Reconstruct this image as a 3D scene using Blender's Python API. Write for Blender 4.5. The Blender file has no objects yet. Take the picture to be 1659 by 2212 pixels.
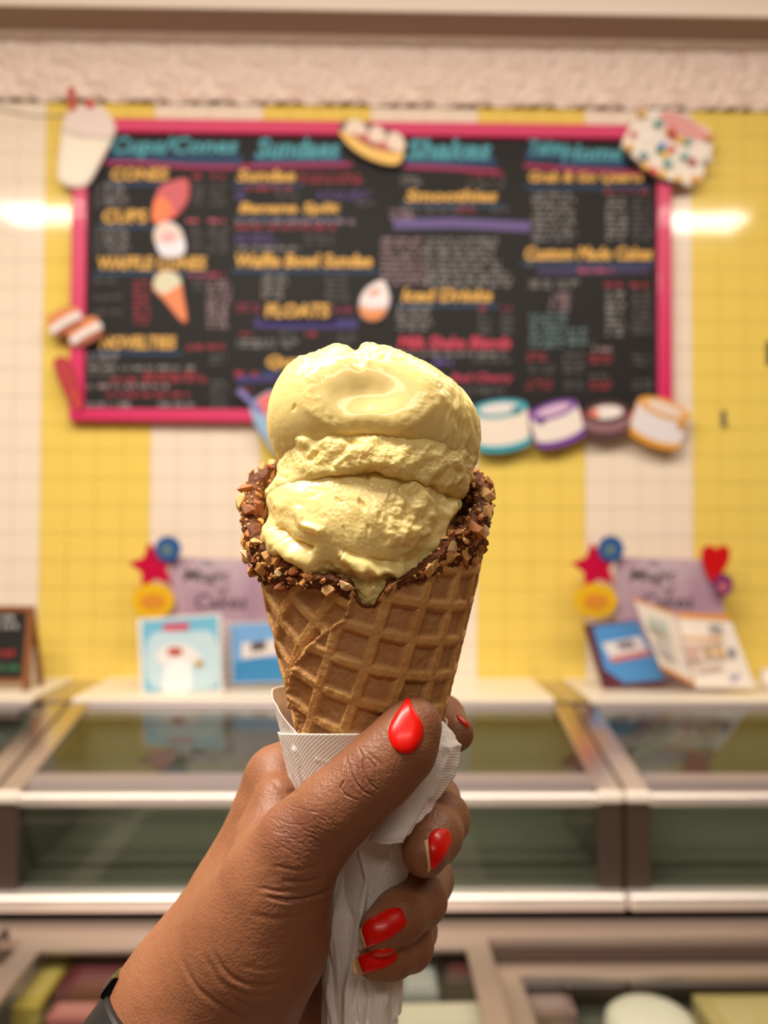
import bpy, bmesh, math, random
import numpy as np
from mathutils import Vector, Matrix
from mathutils.bvhtree import BVHTree

random.seed(7)
rng = np.random.default_rng(7)
SC = bpy.context.scene
COL = SC.collection
PI = math.pi

# ------------------------------------------------------------------ camera
FPX, CXP, CYP = 1800.0, 829.5, 1106.0          # focal length in pixels of a 1659x2212 frame
CAM = np.array([0.0, 0.0, 1.65])
YAW, PITCH, ROLL = math.radians(1.0), math.atan(52 / 1800), 0.0049
_f = np.array([math.sin(YAW) * math.cos(PITCH), math.cos(YAW) * math.cos(PITCH), math.sin(PITCH)])
_r0 = np.array([math.cos(YAW), -math.sin(YAW), 0.0])
_u0 = np.cross(_r0, _f)
CR = _r0 * math.cos(ROLL) + _u0 * math.sin(ROLL)
CU = -_r0 * math.sin(ROLL) + _u0 * math.cos(ROLL)
CF = _f
cam_data = bpy.data.cameras.new('camera')
cam = bpy.data.objects.new('camera', cam_data)
COL.objects.link(cam)
cam.matrix_world = Matrix(((CR[0], CU[0], -CF[0], CAM[0]), (CR[1], CU[1], -CF[1], CAM[1]),
                           (CR[2], CU[2], -CF[2], CAM[2]), (0, 0, 0, 1)))
cam_data.sensor_fit = 'VERTICAL'
cam_data.sensor_height = 36.0
cam_data.lens = FPX / 2212 * 36.0
cam_data.clip_start = 0.01
cam_data.dof.use_dof = True
cam_data.dof.focus_distance = 0.233
cam_data.dof.aperture_fstop = 9.6
SC.camera = cam

# ------------------------------------------------------------------ world, lights, exposure
world = bpy.data.worlds.new('world'); SC.world = world
world.use_nodes = True
world.node_tree.nodes['Background'].inputs[0].default_value = (1.0, 0.86, 0.70, 1)
world.node_tree.nodes['Background'].inputs[1].default_value = 0.05
SC.view_settings.view_transform = 'Standard'
SC.view_settings.look = 'None'
SC.view_settings.gamma = 1.0
SC.view_settings.use_curve_mapping = False
SC.view_settings.exposure = 0.16
WARM = (1.0, 0.89, 0.76)

def area(name, loc, sx, sy, watts, color=WARM, rot=(0, 0, 0)):
    l = bpy.data.lights.new(name, 'AREA'); l.shape = 'RECTANGLE'
    l.size, l.size_y, l.energy, l.color = sx, sy, watts, color
    o = bpy.data.objects.new(name, l); COL.objects.link(o)
    o.location = loc; o.rotation_euler = rot
    return o
# the shop's twin front fluorescents, then unseen ceiling lights for frontal fill
area('fluorescent_front_a', (0.03, 1.09, 3.76), 4.9, 0.06, 66)
area('fluorescent_front_b', (0.03, 1.27, 3.76), 4.9, 0.06, 40, rot=(math.radians(50), 0, 0))
area('ceiling_fill_middle', (-1.05, -0.05, 3.76), 2.0, 0.5, 122)  # unseen, overhead left for the hand's lit side, widened as soft frontal fill
area('ceiling_fill_rear', (0.0, -2.2, 3.76), 3.0, 0.6, 44)  # unseen, added behind the camera as frontal fill

# ------------------------------------------------------------------ pixel helpers (measuring aid: a pixel plus a real distance or plane gives a point)
def loc_(px, py, d):
    return np.array([(px - CXP) / FPX * d, -(py - CYP) / FPX * d, d])
def l2w(v):
    v = np.asarray(v, float).reshape(-1, 3)
    return CAM + v[:, :1] * CR + v[:, 1:2] * CU + v[:, 2:3] * CF
def P(px, py, d):
    return l2w(loc_(px, py, d))[0]
def w2p(v):
    v = np.asarray(v, float).reshape(-1, 3) - CAM
    x, y, z = v @ CR, v @ CU, v @ CF
    return CXP + x / z * FPX, CYP - y / z * FPX, z
def l2p(v):
    return CXP + v[:, 0] / v[:, 2] * FPX, CYP - v[:, 1] / v[:, 2] * FPX
def on_y(px, py, Y):
    d = P(px, py, 1.0) - CAM
    return CAM + d * (Y - CAM[1]) / d[1]
def on_z(px, py, Z):
    d = P(px, py, 1.0) - CAM
    return CAM + d * (Z - CAM[2]) / d[2]

# ------------------------------------------------------------------ noise
_perm = rng.permutation(256); _perm = np.concatenate([_perm, _perm, _perm])
_grad = rng.normal(size=(256, 3)); _grad /= np.linalg.norm(_grad, axis=1)[:, None]
def perlin(p):
    p = np.asarray(p, float)
    i = np.floor(p).astype(int); f = p - i; i &= 255
    u = f * f * f * (f * (f * 6 - 15) + 10)
    out = 0
    for dx in (0, 1):
        wx = u[:, 0] if dx else 1 - u[:, 0]
        for dy in (0, 1):
            wy = u[:, 1] if dy else 1 - u[:, 1]
            for dz in (0, 1):
                wz = u[:, 2] if dz else 1 - u[:, 2]
                h = _perm[_perm[_perm[(i[:, 0] + dx) & 255] + ((i[:, 1] + dy) & 255)] + ((i[:, 2] + dz) & 255)]
                g = _grad[h]
                out = out + wx * wy * wz * (g[:, 0] * (f[:, 0] - dx) + g[:, 1] * (f[:, 1] - dy) + g[:, 2] * (f[:, 2] - dz))
    return out * 1.5
def fbm(p, octv=3, gain=0.5):
    s, a = 0, 1.0
    for k in range(octv):
        s = s + a * perlin(p * 2 ** k + 17.3 * k); a *= gain
    return s
def ridged(p, octv=3):
    s, a = 0, 1.0
    for k in range(octv):
        s = s + a * (1 - 2 * np.abs(perlin(p * 2 ** k + 9.1 * k))); a *= 0.5
    return s / 1.75
def billow(p, octv=2):
    s, a = 0, 1.0
    for k in range(octv):
        s = s + a * (2.2 * np.sqrt(perlin(p * 2 ** k + 5.7 * k) ** 2 + .004) - .7); a *= 0.45
    return s / 1.45
def sstep(a, b, x):
    t = np.clip((x - a) / (b - a), 0, 1)
    return t * t * (3 - 2 * t)
def poly_dist(x, y, pts):
    """distance to a polyline, running parameter 0..1 and side"""
    best = np.full(len(x), 1e9); par = np.zeros(len(x)); sd = np.zeros(len(x)); n = len(pts) - 1
    for k in range(n):
        ax, ay = pts[k]; bx, by = pts[k + 1]
        ex, ey = bx - ax, by - ay
        t = np.clip(((x - ax) * ex + (y - ay) * ey) / (ex * ex + ey * ey + 1e-9), 0, 1)
        qx, qy = x - ax - t * ex, y - ay - t * ey
        d = np.hypot(qx, qy); m = d < best
        best = np.where(m, d, best); par = np.where(m, (k + t) / n, par); sd = np.where(m, np.sign(ex * qy - ey * qx), sd)
    return best, par, sd

# ------------------------------------------------------------------ materials
def lin(c):
    return tuple(((v / 255) / 12.92 if v / 255 <= 0.04045 else ((v / 255 + 0.055) / 1.055) ** 2.4) for v in c) + (1,)
MATS = {}
def M(name, col, rough=0.5, metal=0.0, spec=0.5, coat=0.0, sss=0.0, sss_scale=0.004, sss_r=(1, .6, .3), bump=(), var=None, coat_rough=0.05):
    if name in MATS: return MATS[name]
    m = bpy.data.materials.new(name); m.use_nodes = True
    nt = m.node_tree; b = nt.nodes['Principled BSDF']
    b.inputs['Base Color'].default_value = lin(col)
    b.inputs['Roughness'].default_value = rough
    b.inputs['Metallic'].default_value = metal
    b.inputs['Specular IOR Level'].default_value = spec
    b.inputs['Coat Weight'].default_value = coat
    b.inputs['Coat Roughness'].default_value = coat_rough
    if sss:
        b.inputs['Subsurface Weight'].default_value = sss
        b.inputs['Subsurface Scale'].default_value = sss_scale
        b.inputs['Subsurface Radius'].default_value = sss_r
    tc = None
    if bump or var:
        tc = nt.nodes.new('ShaderNodeTexCoord')
    if var:                                     # (scale, second colour, contrast)
        n = nt.nodes.new('ShaderNodeTexNoise'); n.inputs['Scale'].default_value = var[0]; n.inputs['Detail'].default_value = 4
        nt.links.new(tc.outputs['Object'], n.inputs['Vector'])
        r = nt.nodes.new('ShaderNodeMapRange'); r.inputs[1].default_value = 0.5 - var[2]; r.inputs[2].default_value = 0.5 + var[2]
        nt.links.new(n.outputs['Fac'], r.inputs[0])
        mx = nt.nodes.new('ShaderNodeMix'); mx.data_type = 'RGBA'
        mx.inputs[6].default_value = lin(col); mx.inputs[7].default_value = lin(var[1])
        nt.links.new(r.outputs[0], mx.inputs[0]); nt.links.new(mx.outputs[2], b.inputs['Base Color'])
    prev = None
    for kind, scale, strength, dist in bump:
        if kind == 'voronoi':
            n = nt.nodes.new('ShaderNodeTexVoronoi'); n.inputs['Scale'].default_value = scale; out = n.outputs['Distance']
        else:
            n = nt.nodes.new('ShaderNodeTexNoise'); n.inputs['Scale'].default_value = scale; n.inputs['Detail'].default_value = 5; out = n.outputs['Fac']
        nt.links.new(tc.outputs['Object'], n.inputs['Vector'])
        bp = nt.nodes.new('ShaderNodeBump'); bp.inputs['Strength'].default_value = strength; bp.inputs['Distance'].default_value = dist
        nt.links.new(out, bp.inputs['Height'])
        if prev: nt.links.new(prev.outputs[0], bp.inputs['Normal'])
        prev = bp
    if prev: nt.links.new(prev.outputs[0], b.inputs['Normal'])
    MATS[name] = m
    return m
def glass_mat(name, tint, ior=1.45, rough=0.02):
    if name in MATS: return MATS[name]
    m = bpy.data.materials.new(name); m.use_nodes = True
    nt = m.node_tree; nt.nodes.clear()
    o = nt.nodes.new('ShaderNodeOutputMaterial'); t = nt.nodes.new('ShaderNodeBsdfTransparent'); g = nt.nodes.new('ShaderNodeBsdfGlossy')
    fr = nt.nodes.new('ShaderNodeFresnel'); mx = nt.nodes.new('ShaderNodeMixShader')
    t.inputs[0].default_value = lin(tint); g.inputs[0].default_value = (1, 1, 1, 1); g.inputs['Roughness'].default_value = rough
    fr.inputs[0].default_value = ior
    geo = nt.nodes.new('ShaderNodeNewGeometry'); iv = nt.nodes.new('ShaderNodeMath'); iv.operation = 'SUBTRACT'; iv.inputs[0].default_value = 1.0
    ml = nt.nodes.new('ShaderNodeMath'); ml.operation = 'MULTIPLY'
    nt.links.new(geo.outputs['Backfacing'], iv.inputs[1]); nt.links.new(fr.outputs[0], ml.inputs[0]); nt.links.new(iv.outputs[0], ml.inputs[1]); nt.links.new(ml.outputs[0], mx.inputs[0]); nt.links.new(t.outputs[0], mx.inputs[1]); nt.links.new(g.outputs[0], mx.inputs[2])
    nt.links.new(mx.outputs[0], o.inputs[0])
    MATS[name] = m
    return m

# ------------------------------------------------------------------ object helpers
def tag(o, label=None, cat=None, group=None, kind=None):
    if label: o['label'] = label
    if cat: o['category'] = cat
    if group: o['group'] = group
    if kind: o['kind'] = kind
    return o
def empty(name, loc, label=None, cat=None, group=None, kind=None):
    o = bpy.data.objects.new(name, None); COL.objects.link(o); o.location = [float(v) for v in loc]
    o.empty_display_size = 0.02
    return tag(o, label, cat, group, kind)
def org(parent):
    o = np.zeros(3)
    while parent is not None:
        o = o + np.array(parent.location); parent = parent.parent
    return o
def link_mesh(name, me, mat, parent=None, smooth=False):
    o = bpy.data.objects.new(name, me); COL.objects.link(o)
    for m in (mat if isinstance(mat, (list, tuple)) else [mat]):
        me.materials.append(m)
    if parent is not None: o.parent = parent
    if smooth: me.shade_smooth()
    return o
def raw_mesh(name, verts, faces):
    """verts (N,3); faces (K,3|4) array or list of lists"""
    me = bpy.data.meshes.new(name)
    if isinstance(faces, np.ndarray):
        verts = np.ascontiguousarray(verts, np.float32); faces = np.ascontiguousarray(faces, np.int32)
        k = faces.shape[1]
        me.vertices.add(len(verts)); me.vertices.foreach_set('co', verts.ravel())
        me.loops.add(faces.size); me.loops.foreach_set('vertex_index', faces.ravel())
        me.polygons.add(len(faces))
        me.polygons.foreach_set('loop_start', np.arange(0, faces.size, k, dtype=np.int32))
        me.update(calc_edges=True); me.validate()
    else:
        me.from_pydata([tuple(map(float, v)) for v in verts], [], [tuple(f) for f in faces]); me.update()
    return me
def wmesh(name, verts, faces, mat, parent=None, smooth=False):
    v = np.asarray(verts, float) - org(parent)
    return link_mesh(name, raw_mesh(name, v, faces), mat, parent, smooth)
def bm_obj(name, bm, mat, parent=None, smooth=False):
    off = org(parent)
    bmesh.ops.translate(bm, verts=bm.verts, vec=Vector([-float(v) for v in off]))
    me = bpy.data.meshes.new(name); bm.to_mesh(me); bm.free()
    return link_mesh(name, me, mat, parent, smooth)
def bm_box(bm, x0, x1, y0, y1, z0, z1, bevel=0.0, seg=2):
    r = bmesh.ops.create_cube(bm, size=1.0)
    for v in r['verts']:
        v.co = Vector(((x0 + x1) / 2 + v.co.x * (x1 - x0), (y0 + y1) / 2 + v.co.y * (y1 - y0), (z0 + z1) / 2 + v.co.z * (z1 - z0)))
    if bevel:
        es = list({e for v in r['verts'] for e in v.link_edges})
        bmesh.ops.bevel(bm, geom=es, offset=bevel, segments=seg, affect='EDGES', profile=0.5)
def box(name, x0, x1, y0, y1, z0, z1, mat, parent=None, bevel=0.0, seg=2):
    bm = bmesh.new(); bm_box(bm, x0, x1, y0, y1, z0, z1, bevel, seg)
    return bm_obj(name, bm, mat, parent)
def prism_x(name, prof, x0, x1, mat, parent=None, bevel=0.0):
    """profile of (y,z) points swept from x0 to x1"""
    bm = bmesh.new(); n = len(prof)
    a = [bm.verts.new((x0, y, z)) for y, z in prof]; b = [bm.verts.new((x1, y, z)) for y, z in prof]
    bm.faces.new(a); bm.faces.new(list(reversed(b)))
    for i in range(n): bm.faces.new((a[i], b[i], b[(i + 1) % n], a[(i + 1) % n]))
    bmesh.ops.recalc_face_normals(bm, faces=bm.faces)
    if bevel: bmesh.ops.bevel(bm, geom=list(bm.edges), offset=bevel, segments=2, affect='EDGES')
    return bm_obj(name, bm, mat, parent)
def smooth_poly(pts, n=6):
    out = []; k = len(pts)
    for i in range(k):
        p0, p1, p2, p3 = [np.array(pts[(i + j) % k], float) for j in (-1, 0, 1, 2)]
        for t in np.linspace(0, 1, n, endpoint=False):
            out.append(tuple(0.5 * (2 * p1 + (p2 - p0) * t + (2 * p0 - 5 * p1 + 4 * p2 - p3) * t * t + (3 * p1 - p0 - 3 * p2 + p3) * t ** 3)))
    return out
def slab(name, pts_xz, y_front, y_back, mat, parent=None, bevel=0.0, T=None):
    """outline of world (x,z) points standing in the xz plane, from y_front to y_back"""
    bm = bmesh.new(); n = len(pts_xz)
    a = [bm.verts.new((x, y_front, z)) for x, z in pts_xz]; b = [bm.verts.new((x, y_back, z)) for x, z in pts_xz]
    f = bm.faces.new(a); bm.faces.new(list(reversed(b)))
    for i in range(n): bm.faces.new((a[i], b[i], b[(i + 1) % n], a[(i + 1) % n]))
    bmesh.ops.recalc_face_normals(bm, faces=bm.faces)
    if bevel:
        es = [e for e in bm.edges if all(abs(v.co.y - y_front) < 1e-6 for v in e.verts)]
        bmesh.ops.bevel(bm, geom=es, offset=bevel, segments=2, affect='EDGES')
    if T is not None: bmesh.ops.transform(bm, matrix=T, verts=bm.verts)
    return bm_obj(name, bm, mat, parent)
def grid_faces(nu, nv, wrap_u=False, flip=False):
    """verts laid out [v][u]"""
    u = np.arange(nu if wrap_u else nu - 1); v = np.arange(nv - 1)
    U, V = np.meshgrid(u, v); U2 = (U + 1) % nu
    q = np.stack([V * nu + U, V * nu + U2, (V + 1) * nu + U2, (V + 1) * nu + U], -1).reshape(-1, 4)
    return q[:, ::-1].copy() if flip else q
def vnormals(v, f):
    a, b, c = v[f[:, 0]], v[f[:, 1]], v[f[:, 2]]
    n = np.cross(b - a, c - a)
    if f.shape[1] == 4: n = n + np.cross(c - a, v[f[:, 3]] - a)
    out = np.zeros_like(v)
    for k in range(f.shape[1]):
        for ax in range(3): out[:, ax] += np.bincount(f[:, k], n[:, ax], len(v))
    return out / (np.linalg.norm(out, axis=1)[:, None] + 1e-12)
def add_attr(o, name, vals):
    at = o.data.attributes.new(name, 'FLOAT', 'POINT'); at.data.foreach_set('value', np.ascontiguousarray(vals, np.float32))
def mean_smooth(v, f, it=1, lam=0.5):
    for _ in range(it):
        acc = np.zeros_like(v); cnt = np.zeros(len(v)); k = f.shape[1]
        for i in range(k):
            a, b = f[:, i], f[:, (i + 1) % k]
            for ax in range(3):
                acc[:, ax] += np.bincount(a, v[b, ax], len(v)) + np.bincount(b, v[a, ax], len(v))
            cnt += np.bincount(a, minlength=len(v)) + np.bincount(b, minlength=len(v))
        v = v + lam * (acc / np.maximum(cnt, 1)[:, None] - v)
    return v
def surface_net(F, o, h):
    """mesh of the zero level of a sampled distance field"""
    s = F < 0; nx, ny, nz = F.shape
    c = np.zeros((nx - 1, ny - 1, nz - 1), int)
    for a in (0, 1):
        for b in (0, 1):
            for d in (0, 1): c += s[a:nx - 1 + a, b:ny - 1 + b, d:nz - 1 + d]
    cells = np.argwhere((c > 0) & (c < 8)); idx = np.full(c.shape, -1); idx[tuple(cells.T)] = np.arange(len(cells))
    acc = np.zeros((len(cells), 3)); cnt = np.zeros(len(cells))
    cor = [(a, b, d) for a in (0, 1) for b in (0, 1) for d in (0, 1)]
    val = {k: F[cells[:, 0] + k[0], cells[:, 1] + k[1], cells[:, 2] + k[2]] for k in cor}
    for k in cor:
        for ax in range(3):
            if k[ax] == 0:
                k2 = list(k); k2[ax] = 1; k2 = tuple(k2)
                va, vb = val[k], val[k2]; m = (va < 0) != (vb < 0)
                t = np.where(m, va / np.where(m, va - vb, 1), 0)
                p = np.zeros((len(cells), 3)) + np.array(k); p[:, ax] = t
                acc[m] += p[m]; cnt[m] += 1
    verts = o + (cells + acc / cnt[:, None]) * h
    faces = []
    for ax in range(3):
        sl0 = [slice(1, -1)] * 3; sl1 = [slice(1, -1)] * 3
        sl0[ax] = slice(0, -1); sl1[ax] = slice(1, None)
        a, b = s[tuple(sl0)], s[tuple(sl1)]
        e = np.argwhere(a != b)
        sgn = a[tuple(e.T)]
        base = e.copy(); oth = [q for q in range(3) if q != ax]
        base[:, oth[0]] += 1; base[:, oth[1]] += 1
        def cell(d0, d1):
            q = base.copy(); q[:, oth[0]] += d0; q[:, oth[1]] += d1
            return idx[tuple(q.T)]
        q = np.stack([cell(-1, -1), cell(0, -1), cell(0, 0), cell(-1, 0)], 1)
        flip = sgn if ax != 1 else ~sgn
        q[~flip] = q[~flip][:, ::-1]
        faces.append(q)
    return verts, np.concatenate(faces)
# ================================================================== the room
WY = 3.35                                        # face of the tiled wall
m_plaster = M('warm_white_plaster', (238, 224, 208), 0.8, bump=[('noise', 30, .25, .004)])
m_cream = M('cream_glazed_tile', (238, 224, 206), 0.09, spec=0.5)
m_yellow = M('yellow_glazed_tile', (235, 208, 104), 0.09, spec=0.5)
m_grout = M('pale_grout', (226, 208, 158), 0.85)
m_taupe = M('taupe_painted_beam', (150, 126, 108), 0.55)
m_white = M('white_gloss_paint', (240, 230, 220), 0.35)
m_floor = M('brown_floor', (120, 96, 78), 0.35, var=(6, (104, 84, 70), .3))
FLOORZ, CEILZ = 0.0, 3.95
def struct(o): o['kind'] = 'structure'; return o
struct(box('floor', -4.2, 4.2, -4.2, 3.6, -0.1, 0.0, m_floor))
struct(box('ceiling', -4.2, 4.2, -4.2, 3.6, CEILZ, CEILZ + 0.1, m_plaster))
m_beige = M('beige_paint', (150, 128, 106), .7)
struct(box('wall_left', -4.3, -4.2, -4.2, 3.6, 0, CEILZ, m_beige))
struct(box('wall_right', 4.2, 4.3, -4.2, 3.6, 0, CEILZ, m_beige))
struct(box('wall_front', -4.2, 4.2, -4.3, -4.2, 0, CEILZ, M('dark_shopfront', (70, 58, 50), .5)))
wall = struct(box('wall_back', -4.2, 4.2, WY, WY + 0.12, 0, CEILZ, m_grout))

# ---- glazed tiles, four columns yellow and four columns cream by turns
xa, xb = on_y(103, 230, WY)[0], on_y(1032, 230, WY)[0]
TW = (xb - xa) / 16.0
ZT = on_y(829, 230, WY)[2]                       # top of the tiling
GAP = 0.0011
def tile_mesh(name, mat):
    bm = bmesh.new(); w = TW - GAP
    bm_box(bm, -w / 2, w / 2, -0.006, 0.006, -w / 2, w / 2)
    es = [e for e in bm.edges if all(v.co.y < 0 for v in e.verts)]
    bmesh.ops.bevel(bm, geom=es, offset=0.0010, segments=2, affect='EDGES')
    me = bpy.data.meshes.new(name); bm.to_mesh(me); bm.free(); me.materials.append(mat); return me
tm = {0: tile_mesh('yellow_tile', m_yellow), 1: tile_mesh('cream_tile', m_cream)}
cells = []
for i in range(-28, 40):
    for j in range(0, 27):
        x = xa + (i + .5) * TW; z = ZT - (j + .5) * TW
        if abs(x) > 4.1 or z < 0.06: continue
        px, py, _ = w2p([[x, WY, z]])
        px, py = px[0], py[0]
        vis = -30 < px < 1690 and py < 1462
        hid = (185 < px < 1420 and 300 < py < 880) or (610 < px < 970 and py > 900) or (600 < px < 1000 and 880 < py < 1480)
        cells.append((0 if vis and not hid else 1, abs(px - 829) + abs(py - 1106) * .5, i, j, x, z))
cells.sort(key=lambda c: (c[0], c[1]))
rest = {0: [], 1: []}
TILE_Y = WY - 0.006
for k, (a, b, i, j, x, z) in enumerate(cells):
    c = 0 if (i // 4) % 2 == 0 else 1
    if k < 300:
        o = bpy.data.objects.new('wall_tile', tm[c]); COL.objects.link(o); o.parent = wall
        o.location = (x, TILE_Y + rng.normal() * .0004, z)
        o.rotation_euler = (rng.normal() * .0015, 0, rng.normal() * .0015)
    else: rest[c].append((x, z))
for c in (0, 1):
    V, F_ = [], []
    src = np.array([v.co for v in tm[c].vertices]); fs = [list(p.vertices) for p in tm[c].polygons]
    for x, z in rest[c]:
        b = len(V) * len(src); V.append(src + np.array([x, TILE_Y, z]))
        F_ += [[q + b for q in f] for f in fs]
    o = wmesh('wall_tiling', np.concatenate(V), F_, (m_yellow, m_cream)[c], wall); o['kind'] = 'stuff'

# ---- fan textured plaster above the tiles (relief is geometry), rounded cornice and beam
z0, z1 = ZT + 0.004, on_y(829, 92, WY)[2]
nu, nv = 700, 70
X, Z = np.meshgrid(np.linspace(-2.4, 2.4, nu), np.linspace(z0 - .012, z1 + .03, nv))
x, z = X.ravel(), Z.ravel()
h = np.zeros(len(x))
for row, zc in ((0, z0 + .02), (1, z0 + .11), (2, z0 + .20)):
    for c in np.arange(-2.6, 2.6, .26):
        cx = c + (row % 2) * .11 + rng.normal() * .01
        dx, dz = x - cx, z - (zc - .03)
        r = np.hypot(dx, dz); ang = np.arctan2(dz, dx)
        m = (r < .17) & (dz > -.02)
        hh = (.5 + .5 * np.cos(ang * 9 + 3 * np.sin(r * 40))) * sstep(.17, .12, r) * sstep(.01, .05, r) * .026
        h = np.where(m, np.maximum(h, hh + .014 * sstep(.17, .145, r)), h)
h += .002 * fbm(np.stack([x * 30, x * 0, z * 30], 1), 3)
edge = z0 - .012 + .008 * perlin(np.stack([x * 14, x * 0 + 3, x * 0], 1))
zz = np.maximum(z, edge)
plaster = wmesh('fan_plaster', np.stack([x, WY - .008 - h, zz], 1), grid_faces(nu, nv), M('fan_plaster_paint', (238, 220, 210), .75), wall, True)
zb = CAM[2] + (1163 - 65) / 1800 * 3.27          # underside of the beam
prof = []
for t in np.linspace(0, 1, 9):
    a = t * PI / 2; prof.append((WY - .010 - .070 * (1 - math.cos(a)), zb - .030 + .030 * math.sin(a)))
prof += [(WY - .08, zb + .03), (WY + .02, zb + .03), (WY + .02, zb - .030)]
struct(prism_x('trim_1', prof, -4.2, 4.2, m_white))
BY = 3.115
beam = struct(box('trim_2', -4.2, 4.2, BY, WY - .08, zb, zb + .03, m_taupe, None, .002))
box('front_moulding', -4.2, 4.2, BY - .012, BY, zb - .003, zb + .06, m_white, beam, .003)
box('upper_face', -4.2, 4.2, BY, WY - .08, zb + .03, CEILZ, m_plaster, beam)
# thin cable on the wall, from the left to the milkshake cut-out
def tube(name, pts, r, mat, parent=None, seg=8, closed=False):
    pts = [np.array(p, float) for p in pts]; n = len(pts); V = []
    up = np.array([0.13, 0.21, 0.97])
    for i in range(n):
        t = pts[(i + 1) % n if closed else min(i + 1, n - 1)] - pts[(i - 1) % n if closed else max(i - 1, 0)]
        t /= np.linalg.norm(t) + 1e-9
        a = np.cross(t, up); a /= np.linalg.norm(a) + 1e-9; b = np.cross(a, t)
        rr = r[i] if hasattr(r, '__len__') else r
        for k in range(seg):
            V.append(pts[i] + rr * (math.cos(2 * PI * k / seg) * a + math.sin(2 * PI * k / seg) * b))
    F_ = [[i * seg + k, i * seg + (k + 1) % seg, ((i + 1) % n) * seg + (k + 1) % seg, ((i + 1) % n) * seg + k]
          for i in range(n if closed else n - 1) for k in range(seg)]
    if not closed: F_ += [list(range(seg))[::-1], [(n - 1) * seg + k for k in range(seg)]]
    return wmesh(name, V, F_, mat, parent, True)
m_cable = M('pale_grey_cable', (176, 160, 142), .6)
cb = tube('wall_cable', [on_y(a, b, WY - .014) for a, b in [(-60, 238), (0, 236), (30, 243), (70, 251), (110, 253), (150, 252)]], .004, m_cable)
tag(cb, 'thin pale cable running along the wall left of the milkshake cut-out', 'cable')
hk = empty('wall_hook', on_y(1560, 925, WY), 'small grey metal hook on the yellow tiles right of the menu board', 'hook')
m_grey = M('grey_metal', (140, 130, 112), .4, .7)
c = on_y(1560, 905, WY)
box('hook_plate', c[0] - .012, c[0] + .012, WY - .014, WY - .007, c[2] - .034, c[2] + .034, m_grey, hk, .002)
tube('hook_arm', [c + np.array([0, -.012, -.01]), c + np.array([0, -.035, -.014]), c + np.array([0, -.04, -.03]), c + np.array([0, -.03, -.036])], .004, m_grey, hk)
sw = empty('wall_switch', on_y(1662, 790, WY), 'narrow dark wall plate at the right edge on the yellow tiles', 'switch')
c = on_y(1662, 765, WY)
box('plate', c[0] - .02, c[0] + .03, WY - .016, WY - .007, c[2] - .05, c[2] + .05, M('dark_plate', (70, 60, 45), .5), sw, .003)
box('toggle', c[0] - .004, c[0] + .008, WY - .024, WY - .015, c[2] - .012, c[2] + .012, m_grey, sw, .001)

# ================================================================== menu board
BF = WY - 0.045                                  # front of the black panel
FY = WY - 0.065                                  # front of the pink frame
bx0, bx1 = on_y(152, 600, FY)[0], on_y(1453, 600, FY)[0]
bz1, bz0 = on_y(829, 261, FY)[2], on_y(829, 913, FY)[2]
m_pink = M('magenta_painted_wood', (206, 24, 94), .42, coat=.15)
m_black = M('black_chalkboard', (22, 20, 22), .62, spec=.3)
board = empty('menu_board', ((bx0 + bx1) / 2, WY, bz0), 'large black menu board in a magenta frame hanging on the striped tile wall', 'menu board')
box('panel', bx0 + .02, bx1 - .02, BF, WY - .008, bz0 + .02, bz1 - .02, m_black, board)
fw = 0.058
for nm, a in (('frame_rail', (bx0, bx1, FY, WY - .007, bz1 - fw, bz1)), ('frame_rail', (bx0, bx1, FY, WY - .007, bz0, bz0 + fw * .85)),
              ('frame_stile', (bx0, bx0 + fw, FY, WY - .007, bz0 + fw * .85, bz1 - fw)), ('frame_stile', (bx1 - fw, bx1, FY, WY - .007, bz0 + fw * .85, bz1 - fw))):
    box(nm, *a, m_pink, board, .007)
TEAL, BLUE, GOLD, PINKP = (78, 158, 176), (24, 62, 100), (228, 178, 90), (160, 40, 92)
GREY, PURP, RED, LILAC, DIM, DTEAL = (150, 148, 150), (104, 84, 160), (178, 52, 70), (168, 140, 150), (92, 90, 92), (110, 140, 146)
def paint(col):
    return M('board_paint_%d_%d_%d' % col, col, .7)
def board_text(s, x0, y0, x1, y1, col, shear=0.0, bold=0.02, Y=BF, parent=board, name='menu_heading', dy=.0012):
    cu = bpy.data.curves.new('txt', 'FONT'); cu.body = s; cu.size = 1.0; cu.shear = shear; cu.offset = bold; cu.resolution_u = 2
    cu.align_x = 'LEFT'
    ob = bpy.data.objects.new('txt', cu); COL.objects.link(ob)
    dg = bpy.context.evaluated_depsgraph_get(); me = bpy.data.meshes.new_from_object(ob.evaluated_get(dg))
    bpy.data.objects.remove(ob); bpy.data.curves.remove(cu)
    v = np.array([q.co for q in me.vertices]); lo, hi = v.min(0), v.max(0)
    a, b, c_ = on_y(x0, y1, Y), on_y(x1, y1, Y), on_y(x0, y0, Y)
    u, w = (v[:, 0] - lo[0]) / (hi[0] - lo[0]), (v[:, 1] - lo[1]) / (hi[1] - lo[1])
    W = a + u[:, None] * (b - a) + w[:, None] * (c_ - a); W[:, 1] = Y - dy
    F_ = [list(p.vertices) for p in me.polygons]; bpy.data.meshes.remove(me)
    return wmesh(name, W, F_, paint(col), parent)
def band(name, pts, half, col, Y=BF, parent=board, dy=.0008):
    """painted stroke of given half width in pixels along pixel points"""
    pts = np.array(pts, float); t = np.linspace(0, len(pts) - 1, (len(pts) - 1) * 6 + 1)
    X = np.interp(t, range(len(pts)), pts[:, 0]); Yp = np.interp(t, range(len(pts)), pts[:, 1])
    V = [on_y(a, b + s * half, Y) - np.array([0, dy, 0]) for a, b in zip(X, Yp) for s in (1, -1)]
    F_ = [[2 * i, 2 * i + 2, 2 * i + 3, 2 * i + 1] for i in range(len(X) - 1)]
    return wmesh(name, V, F_, paint(col), parent)
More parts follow.
